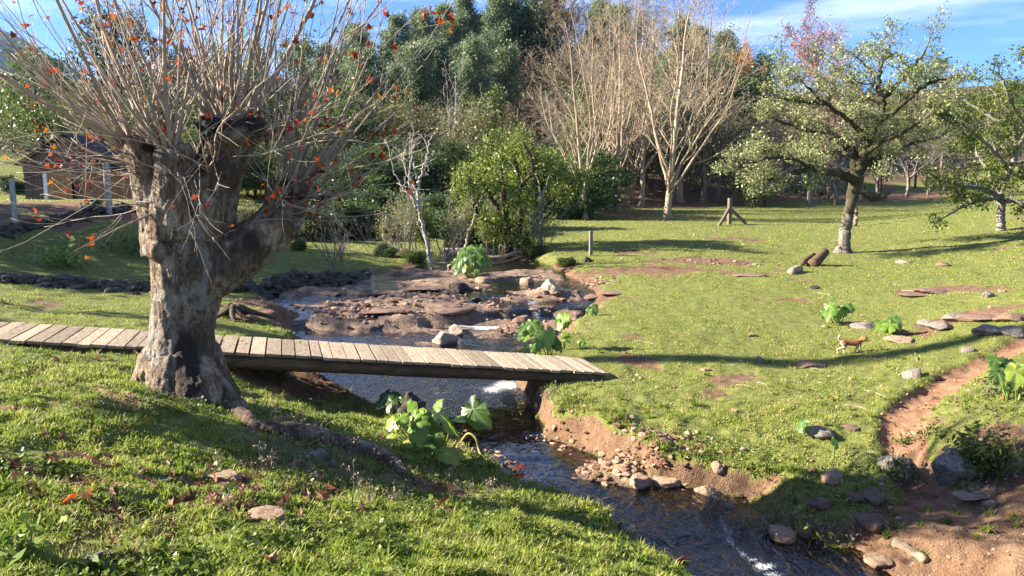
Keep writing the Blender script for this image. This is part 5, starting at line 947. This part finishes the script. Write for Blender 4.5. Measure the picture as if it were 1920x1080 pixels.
def taro_stem(parent, b, a, r0, r1, tint, rng, bow=.12):
    b = np.asarray(b); a = np.asarray(a); s = np.linspace(0, 1, 9)[:, None]; L = np.linalg.norm(a-b); side = rng.normal(0, .5, 3)*np.array((1, 1, 0)); mid = np.sin(s*3.14)*bow*L*(np.array((0, 0, .35))+side*.5); mb = MB(); tube(mb, b+(a-b)*s+mid, np.linspace(r0, r1, 9), 7, tint); mb.obj('stem', M['taro_stem'], parent)
def taro(label, px, py, lv, seed, name='elephant_ear_plant', Y=None):
    """lv: leaf joint pixel, tip pixel, size factor, tint, depth offset, normal"""
    rng = np.random.default_rng(seed); p = hit(px, py) if Y is None else at(px, py, Y); t = thing(name, label, 'plant', (0, 0, 0)); s = p[1]/FPX
    for ax, ay, tx, ty, sf, tint, dy, nrm in lv:
        a = at(ax, ay, p[1]+dy); tp = at(tx, ty, p[1]+dy-.12*sf); b = p+np.array(((ax-px)*s*.25, dy*.3, -.03)); L = np.linalg.norm(tp-a)*sf*.72
        taro_stem(t, b, a, max(.010, L*.045), max(.005, L*.02), np.clip(tint*.8, .2, .9), rng); taro_leaf(t, a, tp, nrm, L, np.clip(tint+rng.normal(0, .05), 0, 1), rng, rng.uniform(.25, .6), rng.uniform(.85, 1.1))
    return t
UPF = (-.25, -.65, .7)
taro('big bright elephant-ear plant with one tall drooping dark leaf at the water edge', 822, 862, [(886,768,918,808,1.25,.16,.1,(-.5,-.75,.45)),(846,792,830,776,1.7,.70,0,(.3,-.5,.8)),(850,786,872,780,1.3,.62,.05,(0,-.3,.9)),(815,764,830,750,1.1,.50,0,(-.3,-.6,.6)),(800,786,812,815,1.2,.32,-.05,(-.4,-.7,.5)),(782,772,768,790,1.2,.55,0,(-.5,-.5,.6)),(776,790,800,812,1.3,.45,-.1,(-.3,-.8,.5)),(735,784,722,808,1.2,.72,0,(-.6,-.6,.5)),(752,782,764,806,1.1,.60,-.1,(.1,-.7,.6)),(745,790,738,815,1.1,.78,.1,(-.6,-.6,.5)),(792,786,800,760,.9,.50,.1,(-.5,-.7,.4)),(770,770,775,745,1.,.58,.15,(-.4,-.8,.3)),(800,830,825,850,1.2,.15,-.1,(.2,-.6,.7)),(830,848,860,866,1.2,.82,-.15,(0,-.6,.8)),(850,850,876,866,1.1,.95,-.1,(0,-.7,.7)),(790,845,800,872,1.2,.90,-.15,(-.3,-.7,.6)),(765,830,750,855,1.1,.92,-.1,(-.3,-.7,.6)),(812,822,840,832,1.2,.22,.1,(.1,-.5,.8)),(735,818,720,840,.9,.8,-.05,UPF),(780,815,790,842,1.1,.7,-.2,UPF)], 1)
rng = np.random.default_rng(5); t = bpy.data.objects['elephant_ear_plant']; mb = MB(); tube(mb, smooth_path([at(866,826,8.3), at(878,813,8.25), at(892,822,8.2), at(900,850,8.1), hit(924,880)], 20), np.linspace(.017, .008, 20), 7, .95); mb.obj('wilted_stem', M['taro_stem'], t)
taro('dark-leaved elephant-ear clump shaded by the black stump', 735, 775, [(728,738,712,755,1.3,.05,0,UPF),(745,742,720,748,1.3,.03,.1,UPF),(715,755,700,768,1.2,.06,-.1,UPF),(735,752,725,775,1.2,.04,-.15,UPF),(755,750,765,775,1.,.05,-.1,UPF)], 2)
taro('green elephant-ear clump on the bank behind the bridge end', 1000, 650, [(985,612,972,628,1.3,.30,0,UPF),(998,606,1006,628,1.3,.35,-.1,UPF),(1008,610,1020,622,1.1,.25,.1,UPF),(990,625,978,640,1.1,.6,-.1,UPF),(1004,625,1012,644,1.1,.3,-.2,UPF),(980,630,968,642,1.,.2,0,UPF)], 3)
taro('pale broad-leaved elephant-ear just behind the bridge planks', 1030, 672, [(1024,628,1028,662,1.2,.50,-.1,(-.6,-.75,.3)),(1036,632,1046,655,1.1,.4,0,(.3,-.8,.4)),(1015,640,1004,662,1.1,.3,-.05,UPF),(1042,645,1056,662,1.1,.15,-.1,UPF),(985,655,972,668,1.,.15,0,UPF),(1000,650,1004,668,1.,.25,.1,UPF)], 4)
taro('tall single-stalked elephant-ear on the meadow bank', 1058, 655, [(1055,595,1046,622,1.2,.62,0,(-.5,-.8,.3)),(1058,600,1068,615,1.2,.55,0,(.3,-.7,.5)),(1060,630,1072,645,1.1,.45,0,UPF),(1090,640,1088,660,.9,.5,.1,UPF)], 5)
taro('small elephant-ear with one raised leaf at the stream bend', 1110, 592, [(1112,575,1120,590,1.2,.12,0,UPF),(1106,580,1100,592,1.1,.45,0,UPF)], 6)
taro('large elephant-ear clump growing in the upper stream', 880, 520, [(860,488,846,500,1.4,.3,.2,UPF),(908,486,922,498,1.3,.28,.1,UPF),(890,505,896,520,1.2,.4,-.3,UPF),(862,502,850,515,1.2,.22,-.1,UPF),(870,470,858,482,1.4,.32,0,UPF),(884,462,872,470,1.3,.36,.1,UPF),(892,470,904,488,1.4,.30,-.1,UPF),(900,464,908,478,1.2,.34,.1,UPF),(866,485,860,502,1.3,.35,-.2,UPF),(880,482,884,505,1.3,.25,-.3,UPF),(895,490,905,508,1.3,.2,-.2,UPF),(875,500,866,515,1.,.9,-.2,UPF),(905,480,912,495,1.2,.3,0,UPF)], 7)
taro('elephant-ear plant farthest from the path on the sloping meadow', 1572, 606, [(1560,578,1550,592,1.5,.40,0,(-.7,-.6,.4)),(1556,572,1566,590,1.3,.42,0,(-.5,-.8,.3)),(1578,580,1586,596,1.2,.48,0,UPF),(1590,574,1602,588,1.2,.2,0,UPF),(1570,586,1576,604,1.2,.6,-.1,UPF),(1548,584,1544,600,1.1,.25,.1,UPF),(1584,572,1598,574,1.1,.35,.1,UPF)], 8)
taro('elephant-ear plant among rocks near the dog', 1668, 628, [(1662,606,1652,614,1.5,.50,0,UPF),(1676,598,1688,612,1.4,.18,0,UPF),(1670,608,1662,626,1.2,.65,-.1,UPF),(1680,610,1690,624,1.1,.75,0,UPF),(1648,602,1642,612,1.,.3,.1,UPF),(1670,602,1680,614,1.2,.3,.1,UPF)], 9)
taro('elephant-ear with a huge backlit heart leaf beside the path', 1902, 752, [(1906,695,1904,728,1.25,.72,-.1,(-.35,-.9,.15)),(1880,690,1866,705,1.3,.15,.2,UPF),(1872,700,1880,720,1.2,.12,.1,UPF),(1888,712,1870,724,1.2,.2,.2,UPF),(1925,690,1940,710,1.3,.6,0,UPF),(1868,672,1858,690,1.1,.3,.3,UPF),(1890,676,1880,690,1.1,.12,.3,UPF)], 10)
taro('lone two-leaved elephant-ear at the top of the shaded bank', 1512, 818, [(1503,792,1500,812,1.1,.30,0,(-.8,-.6,.2)),(1508,788,1522,792,1.,.28,.1,UPF)], 11)
taro('single-leaved elephant-ear in the shade of the bank', 1562, 858, [(1566,828,1568,848,1.,.34,0,(.2,-.9,.2))], 12)
# leafy weeds by the boulders, small seedlings
rng = np.random.default_rng(77)
def leafy(px, py, hp, wp, n, size, mat, label, seed, per=6, spread=.06, tint=.5, cat='plant', name='leafy_weed', asp=.4, wood='bark_grey'):
    rng = np.random.default_rng(seed); p = hit(px, py); s = p[1]/FPX; t = thing(name, label, cat, (0, 0, 0)); mb = MB(); C = []
    for _ in range(n):
        b = p+np.array((rng.normal(0, wp*s*.25), rng.normal(0, wp*s*.2), -.02)); b[2] = H(b[0], b[1])-.02; e = b+np.array((rng.normal(0, wp*s*.3), rng.normal(0, wp*s*.25), hp*s*rng.uniform(.5, 1))); S = np.linspace(b, e, 7); S[:, 0] += rng.normal(0, .01, 7); tube(mb, S, np.linspace(.006, .002, 7), 4, .3); C += list(S[2:])
    mb.obj('stems', M[wood], t); m2 = MB(); leaves(m2, np.array(C), per, spread, size, rng, tint, .25, asp=asp); m2.obj('foliage', M[mat], t, False); return t
leafy(1850, 885, 75, 80, 26, .075, 'leaf_mid', 'dark ferny weed growing over the mossy boulder', 1, 9, .07, .6, asp=.35)
leafy(1690, 905, 60, 40, 10, .05, 'leaf_mid', 'low green weeds in front of the big grey boulder', 2, 6, .06, .6)
leafy(1885, 735, 45, 40, 12, .06, 'leaf_dark', 'dark leafy weed behind the backlit heart leaf', 3, 7, .08, .7)
leafy(1720, 830, 20, 50, 10, .05, 'leaf_mid', 'small bright weeds at the edge of the dirt path', 4, 6, .05, .8)
leafy(380, 330, 2, 2, 1, .01, 'leaf_mid', 'x', 5) if False else None
leafy(330, 478, 34, 60, 14, .13, 'leaf_lime', 'sunlit yellow-green weeds on the shaded bank', 6, 8, .16, .6)
leafy(120, 500, 30, 90, 16, .12, 'leaf_lime', 'yellow-green weeds behind the low stone wall', 7, 8, .16, .6)
leafy(250, 470, 30, 70, 10, .12, 'leaf_mid', 'dull green weeds on the bank beside the pollard', 8, 7, .16, .6)
leafy(210, 1060, 45, 26, 3, .10, 'leaf_mid', 'long-leaved seedling in the nearest grass', 9, 2, .03, .6, asp=.25)
leafy(610, 805, 22, 34, 6, .055, 'leaf_mid', 'small pale-leaved seedling on the sunlit bank by the root', 10, 4, .04, .8)
leafy(430, 955, 60, 14, 2, .07, 'leaf_mid', 'single tall seedling among the fallen leaves', 11, 2, .03, .7)
leafy(30, 1050, 60, 60, 8, .07, 'leaf_glossy', 'broad-leaved weed at the corner of the near grass', 12, 5, .06, .7)
leafy(1570, 935, 20, 24, 4, .05, 'leaf_glossy', 'bright green sprig on the shaded bank', 13, 5, .04, .8)
leafy(1515, 985, 26, 40, 8, .05, 'leaf_lime', 'yellow-green sprig on the sunlit lower bank', 14, 5, .05, .7)
leafy(480, 690, 40, 110, 22, .06, 'leaf_mid', 'low weeds on the slope under the bridge beside the pollard', 15, 6, .08, .5)
leafy(290, 745, 10, 10, 1, .03, 'leaf_mid', 'tiny sprig at the pollard foot', 16, 3, .03, .5)
# ------------------------------------------------------------------ grass
def grass_mat():
    n = NT('grass_blades'); t = n.attr('tint'); c = n.ramp(t, [(0, (.032, .062, .009)), (.35, (.115, .175, .020)), (.64, (.255, .295, .038)), (.87, (.36, .34, .10)), (1, (.45, .37, .20))])
    a = n.pbr(c, .55, spec=.3); tr = n.n('BsdfTranslucent', Color=n.mix(.4, c, (.24, .34, .03))).outputs[0]; mx = n.n('MixShader', Fac=.44); n.put(mx, 'i1', a); n.put(mx, 'i2', tr); return n.done(mx.outputs[0])
M['grass'] = grass_mat()
def grass(N, y0, y1, tmax, seed, seg, hs, ws, name='grass'):
    r = np.random.default_rng(seed); Y = y0*(y1/y0)**r.random(N); X = Y*r.uniform(-tmax, tmax, N); h, ins, soil, rock_, pm, wet = fields(X, Y)
    wd = sstep(54, 60, Y); patch = fbm2(X*1.7, Y*1.7, 201, 3); pt2 = fbm2(X*6, Y*6, 202, 2); keep = (ins < -.04) & (r.random(N) < (1.02-soil*1.05)*(1-.85*sstep(.0, .45, -patch-.5*pt2))*(1-wd)) & (pm < .4); X, Y, h, soil, patch, pt2, ins = [a[keep] for a in (X, Y, h, soil, patch, pt2, ins)]; n = len(X)
    mound = (sstep(10, 7.5, Y)*sstep(3.2, .2, X-Y*.12)); fringe = np.exp(-((ins+.25)/.22)**2)*(Y < 14)
    L = hs(Y)*(.55+.45*mound+.55*fringe)*(1+.6*patch+.8*pt2)*r.uniform(.5, 1.4, n); L = np.maximum(L, .012); W = ws(Y)*r.uniform(.7, 1.3, n)
    an = r.uniform(0, 6.283, n); lean = np.where(r.random(n) < .3, r.uniform(1.0, 1.5, n), r.uniform(.2, 1.15, n)); dx, dy = np.cos(an), np.sin(an); ax, ay = -dy, dx; B = np.stack((X, Y, h-.006), -1); D = np.stack((dx, dy, 0*dx), -1); A = np.stack((ax, ay, 0*ax), -1); Zv = np.array((0, 0, 1.))
    tint = np.clip(.50+.25*patch+.25*pt2+.25*soil+r.normal(0, .13, n)+(r.random(n) < .06)*.4+.08*(1-mound), 0, 1); L_ = L[:, None]; W_ = W[:, None]
    tip = B+D*(np.sin(lean)*L)[:, None]+Zv*(np.cos(lean)*L)[:, None]; mb = MB()
    if seg == 2:
        mid = B+D*(np.sin(lean*.55)*L*.55)[:, None]+Zv*(np.cos(lean*.55)*L*.55)[:, None]; v = np.stack((B-A*W_*.4, B+A*W_*.4, mid+A*W_*.5, mid-A*W_*.5, tip), 1).reshape(-1, 3); k = np.arange(n)[:, None]*5; mb.add(v, [k+np.array([[0, 1, 2, 3]]), k+np.array([[3, 2, 4]])], np.repeat(tint, 5))
    else:
        v = np.stack((B-A*W_*.5, B+A*W_*.5, tip), 1).reshape(-1, 3); mb.add(v, np.arange(n*3).reshape(n, 3), np.repeat(tint, 3))
    return tag(mb.obj(name, M['grass'], None, False), kind='stuff')
grass(360000, 2.3, 9.5, .86, 301, 2, lambda Y: .037+0*Y, lambda Y: .0068+.0006*np.maximum(Y-4, 0))
grass(330000, 8.5, 24, .80, 302, 1, lambda Y: .050+.0008*Y, lambda Y: .0022*Y*.5)
grass(150000, 22, 62, .78, 303, 1, lambda Y: .05+.0012*Y, lambda Y: .0022*Y*.6)
# longer tufts the grazing left standing, on the mound and along the banks
r = np.random.default_rng(901); N_ = 4200; Y = 2.8*(13/2.8)**r.random(N_); X = Y*r.uniform(-.78, .75, N_); f = fields(X, Y); k = (f[1] < -.05) & (r.random(N_) > f[2]*.75) & ((np.exp(-((f[1]+.3)/.3)**2)+((Y < 7.4)*(X > 1.6)*(f[1] > -1.6)) > r.random(N_)) | (r.random(N_) < .16)); mb = MB()
for x, y, z in zip(X[k], Y[k], f[0][k]):
    n_ = r.integers(14, 34); an = r.uniform(0, 6.283, n_); L = r.uniform(.035, .12, n_)*r.uniform(.7, 1.2); ln = r.uniform(.3, 1.35, n_); D = np.stack((np.cos(an), np.sin(an), 0*an), -1); B = np.array((x, y, z-.01))+r.normal(0, .018, (n_, 3))*(1, 1, 0); A = np.stack((-D[:, 1], D[:, 0], 0*an), -1)*r.uniform(.0025, .0055, n_)[:, None]; Zu = np.array((0, 0, 1.))
    mid = B+D*(np.sin(ln*.5)*L*.55)[:, None]+Zu*(np.cos(ln*.5)*L*.55)[:, None]; tip = B+D*(np.sin(ln)*L)[:, None]+Zu*(np.cos(ln)*L)[:, None]; v = np.stack((B-A, B+A, mid+A, mid-A, tip), 1).reshape(-1, 3); q = np.arange(n_)[:, None]*5
    mb.add(v, [q+np.array([[0, 1, 2, 3]]), q+np.array([[3, 2, 4]])], np.repeat(np.clip(r.uniform(.2, .85)+r.normal(0, .12, n_), 0, 1), 5))
tag(mb.obj('grass_tufts', M['grass'], None, False), kind='stuff')
# clover and small broad-leaved weeds woven through the near turf
r = np.random.default_rng(611); N_ = 60000; Y = 2.6*(10/2.6)**r.random(N_); X = Y*r.uniform(-.8, .75, N_); f = fields(X, Y); k = (f[1] < -.05) & (fbm2(X*1.3, Y*1.3, 333, 3)+.3*fbm2(X*5, Y*5, 334, 2) > .02) & (r.random(N_) > f[2]*.8); C = np.column_stack((X, Y, f[0]+r.uniform(.008, .045, N_)))[k]
mb = MB(); leaves(mb, C, 2, .008, .026, r, .5, .4, 1.2, .8); tag(mb.obj('clover', M['leaf_glossy'], None, False), kind='stuff')
# ------------------------------------------------------------------ fallen leaves, litter, dry weeds, hillside undergrowth
r = np.random.default_rng(41); mb = MB(); M['dry_leaf'] = leaf_mat('dry_leaf', (.11, .045, .025), (.27, .135, .085), (.45, .27, .18), .15, .7)
def scatter(n, px0, px1, py0, py1, s0, s1, lift=.012, soilbias=True):
    k = 0
    for _ in range(n*4):
        if k >= n: break
        px, py = r.uniform(px0, px1), r.uniform(py0, py1); a, b = vray(px, py); Y = 3.0
        q = hit(px, py); f = fields(np.array([q[0]]), np.array([q[1]]))
        if f[1][0] > 0 or (soilbias and r.random() > .25+.75*f[2][0]): continue
        curled_leaf(mb, q+(0, 0, lift), r.uniform(s0, s1), r, r.choice((.1, .3, .5, .6, .9)), r.uniform(.5, 1.5)); k += 1
for a in ((110, 0, 640, 860, 970, .04, .10), (50, 420, 800, 820, 930, .04, .09), (30, 0, 300, 760, 860, .03, .07), (26, 330, 620, 925, 960, .06, .11), (14, 60, 200, 905, 940, .07, .12), (40, 640, 900, 860, 950, .05, .11), (26, 0, 700, 950, 1075, .03, .08), (22, 560, 700, 690, 760, .05, .10), (20, 1080, 1250, 850, 880, .03, .07), (16, 1750, 1900, 730, 850, .04, .09), (20, 400, 560, 690, 740, .05, .10), (12, 60, 260, 640, 690, .06, .1)): scatter(*a)
tag(mb.obj('fallen_leaves', M['dry_leaf'], None, False), kind='stuff')
N_ = 2600; Y = 7.5*(48/7.5)**r.random(N_); X = Y*r.uniform(-.15, .72, N_); f = fields(X, Y); k = (f[1] < -.3); mb = MB(); leaves(mb, np.column_stack((X, Y, f[0]+.02))[k], 1, .005, .05, r, .6, .5, 1.5); tag(mb.obj('leaf_litter', M['dry_leaf'], None, False), kind='stuff')
o = None
for px, py, tn, lb in ((143,940,.45,'bright orange curled leaf lying on the near mound'),(1270,1058,.42,'orange leaf cluster on the near bank edge at the water'),(965,882,.4,'orange leaf stranded in the shallow water by the plant'),(108,690-340,.5,None)):
    if lb: q = hit(px, py); mb = MB(); curled_leaf(mb, q+(0, 0, .03), .085, np.random.default_rng(px), tn, .9); curled_leaf(mb, q+(.06, .02, .025), .07, np.random.default_rng(px+1), tn-.1, .9); tag(mb.obj('orange_leaf', M['autumn_leaf'], None, False), lb, 'leaf')
mb = MB(); M['dry_stalk'] = leaf_mat('dry_stalk', (.10, .07, .05), (.28, .22, .16), (.42, .36, .27), .2, .8)
for cx, cy_, rx, ry, n, hh in ((310,745,40,8,16,.10),(360,752,60,6,26,.10),(560,810,60,20,46,.20),(640,850,60,20,40,.18),(540,860,50,30,26,.20),(500,890,30,20,10,.30),(660,920,50,20,26,.18),(930,925,50,14,30,.10),(1000,760,25,20,40,.16),(1025,745,30,8,40,.14),(1340,960,20,18,60,.16),(1400,985,20,8,30,.14),(720,945,50,8,20,.12),(1850,915,20,12,10,.14),(600,880,130,22,70,.13),(780,915,90,14,40,.12),(1450,1000,60,14,70,.13),(1560,1010,60,14,70,.13)):
    for _ in range(n):
        q = hit(r.normal(cx, rx*.6), r.normal(cy_, ry*.6)); d = unit(np.array((r.normal(0, .45), r.normal(0, .45), 1))); L = hh*r.uniform(.4, 1.25); S = q+d*np.linspace(-.01, L, 6)[:, None]+np.cumsum(r.normal(0, .006, (6, 3)), 0); tn = r.uniform(.2, .9); tube(mb, S, np.linspace(.0022, .0013, 6), 3, tn)
        for k in range(r.integers(1, 6)):
            i = r.integers(2, 6); e = S[i]+unit(d+r.normal(0, .7, 3))*r.uniform(.015, .05); tube(mb, [S[i], e], .0012, 3, tn); leaves(mb, [e], 3, .005, .014, r, tn, .2, asp=.8)
tag(mb.obj('dry_weeds', M['dry_stalk'], None, False), kind='stuff')
for nm, mk, n, sd, dens, mx_ in (('undergrowth', 'leaf_dark', 5200, 51, -.05, 1.), ('dry_undergrowth', 'leaf_olive', 4200, 52, .0, -1.)):
    r = np.random.default_rng(sd); Y = r.uniform(52, 112, n); X = Y*r.uniform(-.75, .75, n); k = (Y > 57+4*r.random(n)) & (X < 24+4*r.random(n)); k &= mx_*fbm2(X*.12, Y*.12, 77, 3) > dens-.15; X, Y = X[k], Y[k]; Z = H(X, Y); mb = MB()
    C = np.column_stack((X, Y, Z+r.uniform(.1, 2.2, len(X)))); leaves(mb, C, 13, .75, .36, r, .5, .35, flat=(1.2, 1.2, .7), asp=.5); tag(mb.obj(nm, M[mk], None, False), kind='stuff')
# ------------------------------------------------------------------ far mountain
n = NT('far_forest'); f = n.noise(.02, 6, .6, n.geo()); M['far'] = n.done(n.pbr(n.ramp(f, [(.35, (.010, .020, .014)), (.65, (.026, .042, .026))]), .95))
mx = np.linspace(-2300, -190, 100); my = np.linspace(1000, 2000, 50); MX, MY = np.meshgrid(mx, my, indexing='ij')
prof = np.interp(MX, [-2300, -1450, -950, -880, -800, -700, -500, -190], [350, 345, 338, 308, 255, 190, 100, 10]); MZ = prof*np.exp(-((MY-1400)/260)**2)*(1+.10*fbm2(MX*.006, MY*.006, 5, 4))-25+7*fbm2(MX*.03, MY*.03, 6, 3)
mb = MB(); i_ = np.arange(MX.size).reshape(MX.shape); mb.add(np.stack((MX, MY, MZ), -1), np.stack((i_[:-1, :-1], i_[1:, :-1], i_[1:, 1:], i_[:-1, 1:]), -1).reshape(-1, 4)); tag(mb.obj('mountain', M['far']), kind='structure')
# ------------------------------------------------------------------ the air itself
n = NT('haze_air'); pv_ = n.n('VolumePrincipled', Color=(.36, .60, 1.0), Density=.00008, Anisotropy=.2); n.t.links.new(pv_.outputs[0], n.out.inputs['Volume'])
mb = MB(); box(mb, (0, 1010, 150), (9300, 2140, 440)); tag(mb.obj('haze', n.m, None, False), kind='stuff')
